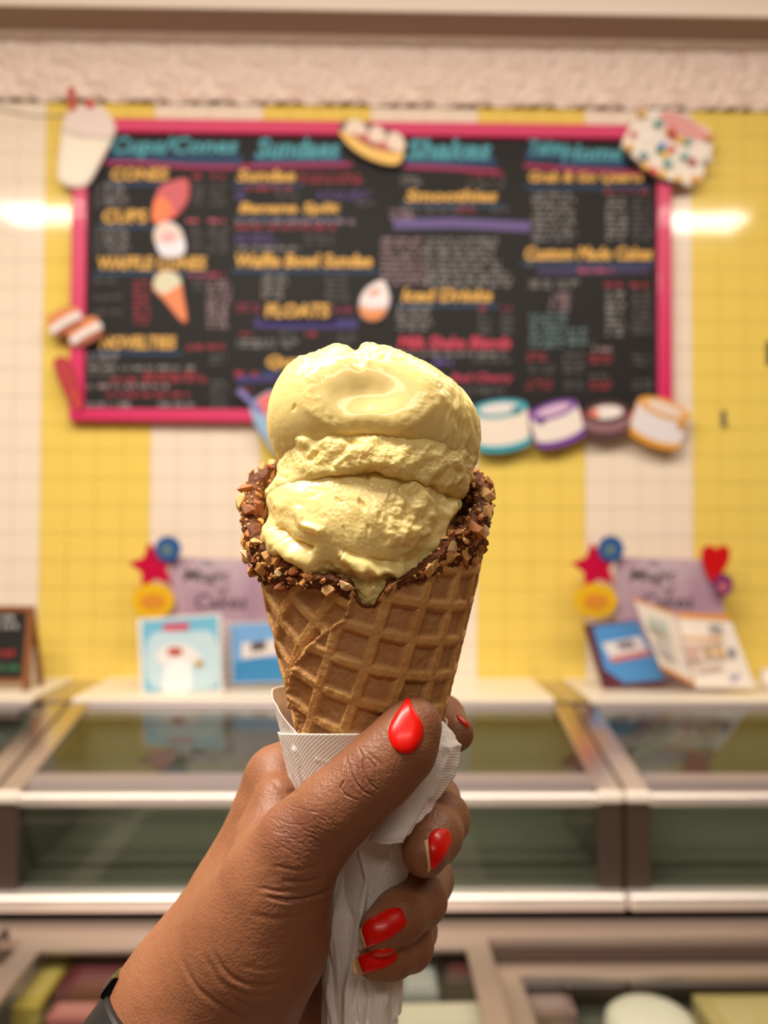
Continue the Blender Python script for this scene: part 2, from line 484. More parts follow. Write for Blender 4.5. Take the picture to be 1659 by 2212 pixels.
def scribble(x0, y0, x1, y1, n, col, fill=.62, Y=BF, parent=board, dy=.001, name='menu_lines'):
    """rows of chalk strokes too small to read"""
    V, F_ = [], []; ph = (y1 - y0) / n
    for k in range(n):
        yc = y0 + (k + .5) * ph; x = x0; end = x1 - random.random() * .18 * (x1 - x0); word = random.randint(3, 8)
        while x < end:
            w = random.uniform(1.6, 3.2); hgt = ph * random.uniform(.18, .34)
            jy = random.uniform(-.08, .08) * ph
            if word > 0 and random.random() < fill + .25:
                s = random.uniform(-.8, .8)
                b = len(V)
                for qx, qy in ((x, yc + hgt + jy), (x + w, yc + hgt + jy), (x + w + s, yc - hgt + jy), (x + s, yc - hgt + jy)):
                    V.append(on_y(qx, qy, Y) - np.array([0, dy, 0]))
                F_.append([b, b + 1, b + 2, b + 3])
            x += w + random.uniform(.6, 1.6); word -= 1
            if word < -1: word = random.randint(3, 8)
    if V: return tag(wmesh(name, V, F_, paint(col), parent), kind='stuff')
for s, x0, y0, x1, y1 in (('Cups/Cones', 240, 296, 515, 342), ('Sundaes', 553, 298, 735, 342), ('Shakes', 876, 300, 1062, 345),
                          ('Take', 1142, 300, 1215, 334), ('Home', 1212, 312, 1345, 348)):
    band('header_shade', [(x0 - 6, y1 + 2), ((x0 + x1) / 2, y1 + 3), (x1 + 8, y1 + 4)], 11, BLUE)
    board_text(s, x0, y0, x1, y1, TEAL, .25, .035)
for pts in ([(225, 352), (300, 352), (400, 360), (510, 362)], [(515, 360), (620, 358), (760, 356)], [(872, 360), (980, 364), (1080, 372)], [(1132, 358), (1250, 368), (1392, 374)]):
    band('header_underline', pts, 4.5, PINKP, dy=.0016)
for s, x0, y0, x1, y1 in (('CONES', 240, 363, 364, 390), ('CUPS', 222, 453, 318, 482), ('WAFFLE CONES', 212, 554, 445, 583), ('NOVELTIES', 216, 726, 380, 754),
                          ('Sundae', 512, 366, 638, 392), ('Banana Split', 516, 438, 734, 466), ('Waffle Bowl Sundae', 510, 548, 804, 578), ('FLOATS', 574, 656, 712, 686),
                          ('Quarts', 576, 768, 690, 798), ('Smoothies', 876, 410, 1074, 436), ('Iced Drinks', 868, 624, 1064, 652),
                          ('Grab & Go Quarts', 1142, 370, 1390, 397), ('Custom Made Cakes', 1134, 533, 1410, 562)):
    sh = .2 if s[1:2].islower() else .1
    board_text(s, x0, y0, x1, y1, GOLD, sh, .035)
    band('heading_underline', [(x0 - 10, y1 + 7), ((x0 + x1) / 2, y1 + 8), (x1 + 14, y1 + 9)], 3.5, BLUE)
board_text('Milk Shake Blends', 860, 726, 1104, 754, (200, 62, 92), .2, .03)
board_text('Red Cherry', 975, 806, 1108, 830, (180, 56, 84), .2, .03)
for a in ((205, 393, 222, 447, 6, DIM), (228, 393, 278, 447, 7, GREY), (416, 375, 445, 388, 1, RED), (456, 375, 490, 388, 1, RED), (416, 394, 442, 446, 6, DIM), (456, 394, 490, 446, 6, DIM),
          (205, 488, 222, 548, 6, DIM), (226, 488, 282, 548, 7, GREY), (404, 470, 438, 485, 1, (214, 100, 120)), (450, 470, 490, 485, 1, (214, 100, 120)), (414, 490, 440, 545, 6, DIM), (452, 490, 492, 548, 6, DIM),
          (203, 600, 266, 612, 1, DIM), (203, 636, 272, 648, 1, DIM), (203, 668, 272, 680, 1, DIM), (290, 604, 322, 702, 8, RED), (408, 588, 440, 602, 1, RED), (448, 586, 490, 602, 1, RED), (416, 604, 442, 628, 3, DIM), (448, 604, 498, 710, 10, LILAC),
          (404, 742, 440, 757, 1, RED), (446, 742, 484, 757, 1, RED), (190, 762, 256, 786, 3, GREY), (190, 788, 462, 802, 1, GREY), (190, 802, 250, 816, 1, DIM), (310, 802, 440, 816, 1, RED), (240, 812, 450, 828, 1, RED), (190, 826, 366, 842, 1, LILAC), (230, 846, 440, 860, 1, RED),
          (188, 866, 290, 882, 1, GREY), (342, 866, 438, 882, 1, GREY), (456, 764, 492, 790, 2, DIM), (456, 820, 492, 885, 6, DIM),
          (648, 374, 796, 398, 2, RED), (530, 400, 650, 414, 1, RED), (686, 412, 812, 432, 2, PURP), (510, 408, 532, 434, 2, PURP), (598, 408, 642, 432, 2, DIM), (772, 430, 806, 448, 1, DIM),
          (510, 472, 778, 486, 1, LILAC), (510, 484, 745, 498, 1, RED), (510, 502, 604, 528, 2, PURP), (512, 530, 672, 544, 1, GREY), (660, 505, 720, 530, 2, DIM),
          (566, 592, 622, 645, 5, GREY), (704, 592, 752, 652, 5, DIM), (512, 654, 564, 676, 2, PINKP), (718, 662, 764, 678, 1, PINKP), (520, 716, 545, 728, 1, RED), (606, 712, 640, 726, 1, DIM), (660, 715, 692, 728, 1, RED), (512, 732, 656, 752, 2, GREY), (730, 720, 770, 745, 2, DIM),
          (508, 800, 556, 816, 1, RED), (520, 836, 545, 850, 1, RED),
          (868, 380, 918, 400, 2, GREY), (1012, 374, 1046, 386, 1, RED), (1058, 374, 1090, 386, 1, RED), (1012, 388, 1090, 408, 2, DIM), (844, 448, 902, 476, 2, LILAC), (920, 446, 1000, 462, 1, DIM), (985, 446, 1030, 460, 1, RED), (1060, 446, 1100, 460, 1, DIM),
          (824, 512, 930, 616, 9, LILAC), (920, 512, 1076, 560, 4, GREY), (920, 560, 1112, 622, 5, GREY), (858, 660, 932, 714, 5, GREY), (1034, 660, 1062, 672, 1, RED), (1084, 660, 1112, 672, 1, RED), (1034, 674, 1062, 722, 4, DIM), (1084, 674, 1112, 722, 4, DIM),
          (862, 758, 1106, 772, 1, GREY), (936, 772, 974, 792, 1, PURP), (996, 834, 1108, 852, 1, DIM), (1020, 772, 1106, 786, 1, DIM),
          (1150, 414, 1248, 522, 9, GREY), (1306, 408, 1356, 420, 1, RED), (1364, 408, 1402, 420, 1, RED), (1310, 424, 1356, 520, 8, GREY), (1366, 424, 1408, 520, 8, DIM), (1140, 560, 1158, 582, 1, DIM),
          (1144, 604, 1256, 624, 2, GREY), (1188, 632, 1238, 672, 4, LILAC), (1144, 676, 1232, 752, 7, DTEAL), (1228, 706, 1280, 748, 3, DTEAL), (1306, 608, 1350, 624, 1, RED), (1362, 608, 1398, 624, 1, RED), (1310, 628, 1350, 728, 8, GREY), (1366, 628, 1410, 722, 8, DIM),
          (1140, 760, 1182, 782, 2, RED), (1216, 758, 1262, 808, 4, DIM), (1274, 748, 1326, 762, 1, LILAC), (1274, 764, 1326, 786, 2, RED), (1142, 786, 1200, 806, 2, DIM), (1138, 818, 1196, 842, 2, RED), (1220, 822, 1262, 842, 2, DIM), (1274, 806, 1320, 820, 1, DIM), (1274, 822, 1322, 842, 2, RED), (1368, 764, 1408, 792, 2, DIM), (1368, 818, 1408, 842, 2, DIM)):
    scribble(*a)
band('purple_stripe', [(550, 698), (660, 700), (772, 700)], 10, (58, 50, 116))
band('purple_stripe', [(850, 484), (980, 482), (1146, 490)], 11, (100, 86, 142))
band('purple_stripe', [(1160, 586), (1280, 584), (1402, 582)], 9, (56, 46, 84))
band('purple_stripe', [(512, 820), (600, 816)], 8, (56, 48, 110))
scribble(1250, 576, 1326, 594, 1, (200, 90, 120), dy=.002)
band('divider', [(442, 396), (442, 548)], 3, (84, 74, 110))
# ================================================================== foam-board cut-outs round the menu board
def cutout(name, label, base, layers, Y=None, th=.014, cat='cut-out', group='foam cut-outs round the menu board', sm=True):
    """base: (pixel outline, colour); layers: (part name, pixel outline, colour, smooth)"""
    Yf = FY - .012 if Y is None else Y
    pts = smooth_poly(base[0], 4) if sm else base[0]
    W = [on_y(a, b, Yf) for a, b in pts]
    cx = np.mean([w[0] for w in W]); cz = min(w[2] for w in W)
    root = empty(name, (cx, Yf + th, cz), label, cat, group)
    slab('backing', [(w[0], w[2]) for w in W], Yf, Yf + th, M('foam_%d_%d_%d' % base[1], base[1], .5), root, .002)
    for k, (pn, pp, col, s) in enumerate(layers):
        pp = smooth_poly(pp, 4) if s else pp
        W = [on_y(a, b, Yf) for a, b in pp]
        o = slab(pn, [(w[0], w[2]) for w in W], Yf - .0025 - .0012 * k, Yf + .001, M('foam_%d_%d_%d' % col, col, .5), root, .0008)
    return root
def ell(cx, cy, rx, ry, rot=0, n=14):
    c, s = math.cos(math.radians(rot)), math.sin(math.radians(rot))
    return [(cx + rx * math.cos(t) * c - ry * math.sin(t) * s, cy + rx * math.cos(t) * s + ry * math.sin(t) * c) for t in np.linspace(0, 2 * PI, n, endpoint=False)]
cutout('milkshake_cutout', 'white milkshake cup cut-out with red straw and cherry, at the board\'s upper left corner',
       ([(136, 262), (150, 240), (172, 226), (200, 222), (228, 236), (248, 270), (244, 296), (222, 340), (190, 396), (160, 404), (130, 392), (124, 370), (130, 310)], (224, 214, 206)),
       [('cup', [(136, 285), (170, 297), (238, 302), (186, 392), (160, 398), (130, 388)], (236, 228, 212), False),
        ('cream_swirl', [(138, 264), (160, 240), (196, 228), (226, 240), (244, 272), (238, 296), (190, 292), (144, 282)], (226, 208, 202), True),
        ('lid_band', [(136, 280), (170, 290), (240, 296), (238, 304), (170, 298), (136, 288)], (206, 192, 184), False),
        ('straw', [(146, 190), (160, 188), (166, 238), (150, 240)], (186, 66, 54), False),
        ('cherry', ell(195, 226, 11, 10), (196, 52, 48), True)])
cutout('banana_split_cutout', 'banana split cut-out with cream peaks on the board\'s top rail',
       ([(732, 284), (742, 262), (766, 256), (792, 264), (830, 276), (868, 290), (876, 320), (866, 350), (846, 358), (800, 346), (760, 322)], (96, 70, 70)),
       [('banana', [(732, 284), (760, 294), (800, 318), (850, 330), (872, 330), (864, 350), (846, 356), (800, 344), (756, 316)], (236, 190, 96), True),
        ('sauce', [(752, 286), (790, 286), (840, 306), (860, 322), (836, 326), (790, 306)], (196, 84, 84), True),
        ('cream_peak', [(744, 286), (752, 264), (766, 258), (786, 268), (792, 288), (770, 292)], (232, 212, 196), True),
        ('cream_peak', [(794, 298), (806, 274), (824, 278), (834, 300), (816, 310)], (232, 212, 196), True),
        ('cream_peak', [(834, 314), (842, 290), (862, 290), (876, 316), (860, 330)], (232, 212, 196), True)])
dots = [(1368, 292, (196, 84, 100)), (1398, 300, (240, 236, 236)), (1430, 316, (66, 112, 214)), (1450, 324, (206, 64, 52)), (1436, 336, (236, 186, 56)), (1424, 326, (60, 130, 90)), (1452, 296, (206, 60, 48)), (1468, 304, (236, 186, 70)), (1484, 308, (110, 170, 160)),
        (1494, 352, (170, 70, 84)), (1410, 372, (214, 70, 50)), (1392, 362, (236, 176, 70)), (1428, 380, (236, 180, 60)), (1462, 390, (226, 176, 80)), (1500, 390, (226, 160, 60)), (1356, 322, (226, 176, 80)), (1420, 270, (110, 160, 160)), (1384, 250, (226, 176, 90)), (1388, 340, (110, 160, 170)), (1440, 356, (120, 176, 180)), (1476, 340, (150, 190, 190)), (1530, 300, (214, 160, 100)), (1524, 350, (200, 200, 200)), (1446, 288, (214, 110, 80))]
cutout('confetti_cake_cutout', 'white confetti cake cut-out with pink top at the board\'s upper right corner',
       ([(1380, 240), (1420, 236), (1463, 240), (1502, 262), (1536, 284), (1538, 322), (1524, 362), (1510, 394), (1478, 400), (1420, 384), (1380, 352), (1348, 322), (1346, 304), (1362, 272)], (236, 226, 216)),
       [('pink_top', [(1426, 244), (1462, 244), (1500, 264), (1530, 288), (1520, 304), (1476, 296), (1436, 270)], (222, 156, 156), True),
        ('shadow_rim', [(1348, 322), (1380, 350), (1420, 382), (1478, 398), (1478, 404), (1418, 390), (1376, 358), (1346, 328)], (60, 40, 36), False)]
       + [('sprinkle', ell(a, b, 9, 7, 20, 8), c, True) for a, b, c in dots])
for nm, cx, cy, lab in (('ice_cream_sandwich_cutout', 140, 693, 'upper of two ice cream sandwich cut-outs on the board\'s left rail'), ('ice_cream_sandwich_cutout', 184, 716, 'lower of two ice cream sandwich cut-outs on the board\'s left rail')):
    R = lambda u, v: (cx + u * .88 + v * .47, cy - u * .47 + v * .88)
    cutout(nm, lab, ([R(-34, -22), R(0, -28), R(34, -20), R(36, 10), R(30, 24), R(0, 28), R(-32, 22), R(-36, 0)], (120, 70, 46)),
           [('wafer', [R(-33, -20), R(0, -26), R(33, -18), R(34, -4), R(0, -6), R(-34, -2)], (216, 130, 70), True),
            ('ice_cream_layer', [R(-36, -2), R(0, -6), R(35, -4), R(34, 12), R(0, 10), R(-34, 14)], (222, 218, 218), True),
            ('wafer', [R(-33, 14), R(0, 10), R(33, 12), R(28, 24), R(0, 27), R(-31, 22)], (160, 84, 52), True)])
cutout('ice_pop_cutout', 'dark red ice pop cut-out on the board\'s lower left frame',
       ([(114, 786), (122, 772), (142, 772), (158, 800), (172, 850), (166, 866), (146, 862), (128, 826)], (166, 34, 42)),
       [('ice', [(118, 788), (124, 777), (140, 778), (154, 802), (164, 846), (150, 852), (134, 822)], (176, 40, 46), True),
        ('stick', [(152, 846), (166, 844), (178, 882), (166, 888)], (196, 60, 50), False)])
cutout('cupcake_cutout', 'small cupcake cut-out with white and pink swirl in the middle of the board',
       ([(776, 662), (782, 636), (800, 616), (828, 606), (842, 640), (838, 664), (826, 686), (804, 694), (782, 684)], (214, 206, 208)),
       [('cake_cup', [(776, 662), (800, 670), (834, 668), (824, 686), (804, 693), (782, 682)], (216, 132, 64), True),
        ('frosting', [(778, 656), (786, 634), (806, 618), (826, 608), (838, 640), (836, 660), (806, 664)], (232, 222, 226), True),
        ('pink_swirl', [(794, 634), (812, 622), (824, 628), (806, 642)], (214, 160, 150), True)], Y=BF - .016)
def cake(name, label, cx, cy, rx, ry, h, rot, top, side, rim, topc, deco):
    c, s = math.cos(math.radians(rot)), math.sin(math.radians(rot))
    R = lambda u, v: (cx + u * c - v * s, cy + u * s + v * c)
    el = lambda rx_, ry_, v0, n=14, a0=0., a1=2 * PI: [R(rx_ * math.cos(t), v0 + ry_ * math.sin(t)) for t in np.linspace(a0, a1, n)]
    v0 = -h / 2
    base = [R(-rx, v0)] + el(rx, ry, v0, 8, PI + .35, 2 * PI - .35) + [R(rx, v0)] + el(rx, ry, h / 2, 8, .25, PI - .25) + [R(-rx, h / 2)]
    body = [R(-rx + 2, v0)] + el(rx - 2, ry, v0, 9, PI, 0)[1:-1] + [R(rx - 2, v0), R(rx - 2, h / 2)] + el(rx - 2, ry, h / 2, 9, 0, PI)[1:-1] + [R(-rx + 2, h / 2)]
    lower = el(rx, ry, h / 2 - 14, 9, PI, 0) + el(rx, ry, h / 2, 9, 0, PI)
    return cutout(name, label, (base, rim), [('cake_side', body, side, False), ('lower_border', lower, rim, False), ('top_border', el(rx, ry, v0), top, False),
                  ('cake_top', el(rx * .72, ry * .62, v0), topc, False), ('rosette', el(rx * .2, ry * .5, v0, 9)[:-1] if not deco else [(cx + deco[0] + 12 * math.cos(t), cy + deco[1] + 9 * math.sin(t)) for t in np.linspace(0, 2 * PI, 10)[:-1]], deco[2], False)], sm=False)
cake('cake_cutout', 'white cake cut-out with turquoise borders beside the ice cream', 1082, 920, 62, 20, 74, -6, (54, 164, 184), (230, 218, 206), (40, 160, 182), (222, 216, 214), (34, -34, (30, 132, 140)))
cake('cake_cutout', 'white cake cut-out with purple borders, under the board', 1203, 916, 56, 18, 62, -17, (118, 62, 160), (230, 220, 212), (112, 56, 156), (206, 176, 206), (-36, -8, (92, 36, 130)))
cake('cake_cutout', 'mauve round cake cut-out with dark rim and white top, under the board', 1311, 908, 50, 24, 34, -4, (84, 46, 52), (140, 100, 108), (78, 44, 50), (232, 222, 220), (-28, -14, (222, 120, 96)))
cake('cake_cutout', 'white cake cut-out with orange borders at the board\'s lower right corner', 1424, 914, 60, 20, 66, 20, (222, 160, 62), (220, 214, 218), (216, 152, 40), (224, 206, 196), (48, 6, (190, 138, 50)))
cutout('slush_cup_cutout', 'light blue slush cup cut-out with purple straw, half hidden behind the scoop',
       ([(540, 880), (570, 850), (600, 846), (640, 870), (640, 960), (622, 985), (590, 975), (560, 925)], (150, 178, 214)),
       [('cup', [(545, 898), (610, 890), (640, 930), (622, 980), (592, 970)], (140, 176, 216), True),
        ('slush', [(556, 866), (580, 850), (610, 852), (620, 890), (570, 896)], (222, 104, 104), True),
        ('straw', [(510, 846), (520, 838), (570, 886), (562, 896)], (112, 110, 176), False)])
# drawings stuck on the black panel
cutout('cone_drawing', 'pink and orange soft cone picture on the board beside the word CONES', ([(328, 470), (334, 430), (352, 400), (402, 386), (406, 430), (384, 462), (352, 482), (336, 482)], (226, 92, 88)),
       [('cone', [(328, 472), (334, 434), (356, 428), (372, 452), (352, 480), (336, 480)], (240, 120, 58), True), ('soft_ice', [(344, 420), (362, 398), (400, 388), (404, 430), (384, 456), (360, 432)], (198, 78, 92), True)], Y=BF - .006, th=.006, group='pictures stuck on the menu board')
cutout('cup_drawing', 'white ice cream cup picture on the board beside the word CUPS', ([(332, 510), (340, 486), (364, 478), (390, 496), (400, 530), (396, 550), (370, 558), (346, 550)], (226, 220, 232)),
       [('scoop', [(333, 510), (342, 488), (364, 481), (388, 498), (394, 516), (360, 526), (336, 522)], (222, 204, 192), True), ('pink_mark', ell(364, 512, 16, 9), (222, 160, 176), True), ('cup', [(338, 524), (362, 530), (397, 518), (397, 548), (370, 556), (347, 549)], (226, 224, 238), True)], Y=BF - .006, th=.006, group='pictures stuck on the menu board')
cutout('waffle_cone_drawing', 'orange waffle cone picture with pale green scoop on the board', ([(330, 612), (340, 590), (364, 584), (388, 600), (394, 630), (404, 688), (392, 694), (350, 644), (332, 626)], (216, 120, 70)),
       [('scoop', ell(362, 612, 30, 26), (208, 204, 176), True), ('cone', [(340, 634), (360, 634), (390, 616), (396, 640), (403, 688), (392, 692), (360, 654)], (224, 124, 74), True)], Y=BF - .006, th=.006, group='pictures stuck on the menu board')
# ================================================================== dipping cabinets along the wall
m_steel = M('brushed_stainless', (206, 196, 190), .2, 1.0)
m_steel_soft = M('satin_aluminium', (238, 230, 226), .42, .7)
m_top = M('cream_laminate', (236, 226, 206), .3)
m_brown = M('dark_brown_plastic', (66, 50, 42), .45)
m_maroon = M('dark_maroon_panel', (44, 10, 12), .4)
m_liner = M('grey_green_liner', (104, 104, 97), .45)
m_glass = glass_mat('green_tinted_glass', (238, 243, 236), 1.6)
SZ = 1.085
m_rail = M('lavender_grey_aluminium', (172, 162, 164), .4, .55)
def cabinet(label, x0, x1, sx0, sx1):
    r = empty('dipping_cabinet', ((x0 + x1) / 2, 2.85, 0), label, 'freezer', 'dipping cabinets in a row')
    # carcass: bottom, back and side walls, open on top
    box('base_panel', x0, x1, 2.38, 3.30, .05, .62, m_maroon, r)
    box('liner_floor', x0 + .03, x1 - .03, 2.40, 2.92, .62, .66, m_liner, r)
    box('liner_back', x0 + .03, x1 - .03, 2.90, 2.93, .66, 1.03, m_liner, r)
    box('rear_body', x0, x1, 2.93, 3.32, .62, SZ - .045, m_white, r)
    for a in (x0, x1 - .03): prism_x('side_wall', [(2.37, .62), (2.93, .62), (2.93, 1.05), (2.36, .92)], a, a + .03, m_liner, r)
    box('worktop', sx0, sx1, 2.925, WY - .008, SZ - .04, SZ, m_top, r, .006)
    box('back_rail', sx0, sx1, 2.895, 2.925, SZ - .05, SZ - .012, m_rail, r, .008)
    box('back_channel', sx0 + .02, sx1 - .02, 2.862, 2.895, SZ - .062, SZ - .03, m_rail, r, .004)
    # slope from the worktop down to the front edge
    sl = lambda y: 1.055 + (y - 2.87) * (1.055 - .935) / (2.87 - 2.33)
    gy0, gy1 = 2.372, 2.868
    prism_x('top_pane', [(gy0, sl(gy0)), (gy1, sl(gy1)), (gy1, sl(gy1) - .005), (gy0, sl(gy0) - .005)], x0 + .075, x1 - .075, m_glass, r)
    for a in (x0, x1 - .07):
        prism_x('side_rail', [(2.335, sl(2.335) - .03), (2.335, sl(2.335) + .008), (2.90, sl(2.90) + .008), (2.90, sl(2.90) - .03)], a, a + .07, m_steel, r, .003)
    prism_x('slope_front_rail', [(2.372, sl(2.372) - .02), (2.372, sl(2.372) + .012), (2.425, sl(2.425) + .012), (2.425, sl(2.425) - .02)], x0 + .07, x1 - .07, m_rail, r, .006)
    box('front_edge_bar', x0 + .06, x1 - .06, 2.322, 2.362, .902, .936, m_steel_soft, r, .012, 3)
    box('front_pane', x0 + .072, x1 - .072, 2.338, 2.344, .672, .905, m_glass, r)
    for a in (x0, x1 - .068):
        p = box('corner_post', a, a + .068, 2.326, 2.36, .675, .915, m_brown, r, .006)
        box('post_cap', a - .002, a + .070, 2.318, 2.362, .912, .943, m_white, p, .008)
    box('base_bar', x0 - .004, x1 + .004, 2.288, 2.352, .628, .674, m_steel_soft, r, .014, 3)
    return r
cabinet('dipping cabinet with cream top and sloped glass, in the middle behind the cone', -1.027, .710, -1.030, .655)
cabinet('dipping cabinet at the left edge of the picture, under the chalkboard easel', -2.78, -1.036, -2.78, -1.165)
cabinet('dipping cabinet at the right edge of the picture, under the open booklet', .719, 2.46, .778, 2.46)
for a, b, lab in ((-1.158, -1.038, 'steel filler strip between the left and middle cabinets'), (.663, .770, 'steel filler strip between the middle and right cabinets')):
    r = empty('filler_strip', ((a + b) / 2, 3.1, SZ - .03), lab, 'panel', 'filler strips between the cabinets')
    box('strip', a, b, 2.905, WY - .009, SZ - .03, SZ - .008, m_steel, r, .003)
    box('joint_lip', a + .05, a + .056, 2.905, WY - .01, SZ - .008, SZ - .004, m_steel_soft, r)

# ================================================================== low chest freezer with sliding lids
m_tframe = M('taupe_aluminium', (196, 176, 164), .4, .75)
m_ch = M('beige_enamel', (206, 186, 168), .4)
CZ = 0.60
chest = empty('chest_freezer', (.3, 1.8, 0), 'low chest freezer with sliding glass lids in front of the dipping cabinets', 'freezer')
cx0, cx1, cy0, cy1 = -2.4, 2.4, 1.30, 2.30
box('front_wall', cx0, cx1, cy0, cy0 + .05, .04, CZ - .03, m_ch, chest)
box('rear_wall', cx0, cx1, cy1 - .05, cy1, .04, CZ - .03, m_ch, chest)
box('end_wall', cx0, cx0 + .05, cy0 + .05, cy1 - .05, .04, CZ - .03, m_ch, chest)
box('end_wall', cx1 - .05, cx1, cy0 + .05, cy1 - .05, .04, CZ - .03, m_ch, chest)
box('inner_floor', cx0 + .05, cx1 - .05, cy0 + .05, cy1 - .05, .10, .43, m_liner, chest)
box('rear_ledge', cx0, cx1, 2.205, cy1 + .01, CZ - .03, CZ + .004, m_tframe, chest, .006)
box('front_ledge', cx0, cx1, cy0 - .01, cy0 + .08, CZ - .03, CZ + .004, m_tframe, chest, .006)
box('kick_plate', cx0 + .02, cx1 - .02, cy0 + .03, cy1, .0, .04, m_brown, chest)
m_glass2 = glass_mat('clear_lid_glass', (244, 246, 242), 1.55)
def lid(x0, x1, z, y1):
    l = box('lid_rear_rail', x0, x1, y1 - .055, y1, z - .02, z, m_tframe, chest, .005)
    box('lid_front_rail', x0, x1, cy0 + .08, cy0 + .14, z - .02, z, m_tframe, l, .005)
    for a in (x0, x1 - .062): box('lid_side_rail', a, a + .062, cy0 + .14, y1 - .055, z - .02, z + .001, m_tframe, l, .005)
    box('lid_pane', x0 + .06, x1 - .06, cy0 + .14, y1 - .055, z - .012, z - .006, m_glass2, l)
lid(-.885, .314, CZ + .006, 2.205)
lid(.322, 1.62, CZ - .045, 2.17)
lid(-2.05, -.893, CZ - .045, 2.17)
box('lid_channel', .322, 2.35, 2.168, 2.208, CZ - .075, CZ - .03, m_brown, chest)
tube('lid_handle', [(-.93, 2.195, CZ + .01), (-.93, 2.19, CZ + .03), (-.93, 2.13, CZ + .03), (-.93, 2.125, CZ + .01)], .007, m_brown, chest)
# packs and cakes seen through the lids
def pack(label, px, py, z, w, d, h, col, rot=0, col2=None):
    c = on_z(px, py, z + h)
    r = empty('frozen_pack', (c[0], c[1], z), label, 'pack', 'packs in the chest freezer')
    m = M('pack_%d_%d_%d' % col, col, .5)
    bm = bmesh.new(); bm_box(bm, -w / 2, w / 2, -d / 2, d / 2, 0, h, .006)
    me = bpy.data.meshes.new('carton'); bm.to_mesh(me); bm.free(); o = link_mesh('carton', me, m, r)
    bm = bmesh.new(); bm_box(bm, -w * .36, w * .36, -d * .36, d * .36, h, h + .0015)
    me = bpy.data.meshes.new('lid_print'); bm.to_mesh(me); bm.free(); link_mesh('lid_print', me, M('pack_%d_%d_%d' % (col2 or (220, 214, 206)), col2 or (220, 214, 206), .5), r)
    r.rotation_euler.z = math.radians(rot)
    return r
pack('flat maroon carton in the chest freezer left of the arm', 240, 2110, .432, .24, .14, .12, (96, 40, 48), 0, (116, 60, 68))
pack('pink carton near the watch in the chest freezer', 165, 2180, .432, .12, .07, .10, (170, 92, 102), 0, (186, 120, 126))
pack('yellow carton beside the left lid rail in the chest freezer', 100, 2110, .432, .07, .26, .11, (176, 154, 76), 0, (190, 170, 100))  # block coloured to imitate the yellow wall mirrored in the lid glass
pack('grey carton below the maroon one in the chest freezer', 275, 2178, .432, .15, .09, .11, (96, 92, 88), 0, (120, 112, 108))
pack('dark carton right of the napkin in the chest freezer', 1005, 2085, .432, .11, .14, .12, (78, 54, 52), 0, (110, 60, 64))
pack('bluish grey carton right of the napkin in the chest freezer', 905, 2110, .432, .09, .15, .11, (150, 150, 156), 0, (176, 174, 178))
pack('white carton at the bottom right of the napkin in the chest freezer', 960, 2195, .432, .28, .12, .12, (206, 196, 184), 2, (214, 204, 192))
pack('mauve carton under the right lid rail', 1165, 2150, .432, .16, .15, .06, (150, 120, 122), 0, (176, 150, 150))
pack('beige carton under the right lid at the picture\'s right edge', 1640, 2190, .432, .26, .18, .07, (196, 176, 120), 0, (206, 188, 138))
c = on_z(1405, 2200, .50)
ck = empty('frosted_cake', (c[0], c[1], .432), 'white frosted dome cake under the right freezer lid', 'cake')
def lathe(name, prof, c, mat, parent, n=36, amp=0.0):
    V = [(c[0] + r * math.cos(2 * PI * k / n), c[1] + r * math.sin(2 * PI * k / n), c[2] + z) for r, z in prof for k in range(n)]
    return wmesh(name, V, grid_faces(n, len(prof), True), mat, parent, True)
lathe('cake_body', [(.001, 0), (.105, 0), (.108, .03), (.104, .06), (.085, .075), (.05, .082), (0.001, .084)], (c[0], c[1], .438), M('white_frosting', (240, 234, 226), .5), ck)
lathe('cake_board', [(.001, 0), (.118, 0), (.118, .006), (.001, .006)], (c[0], c[1], .432), M('gold_card', (190, 160, 90), .4), ck)

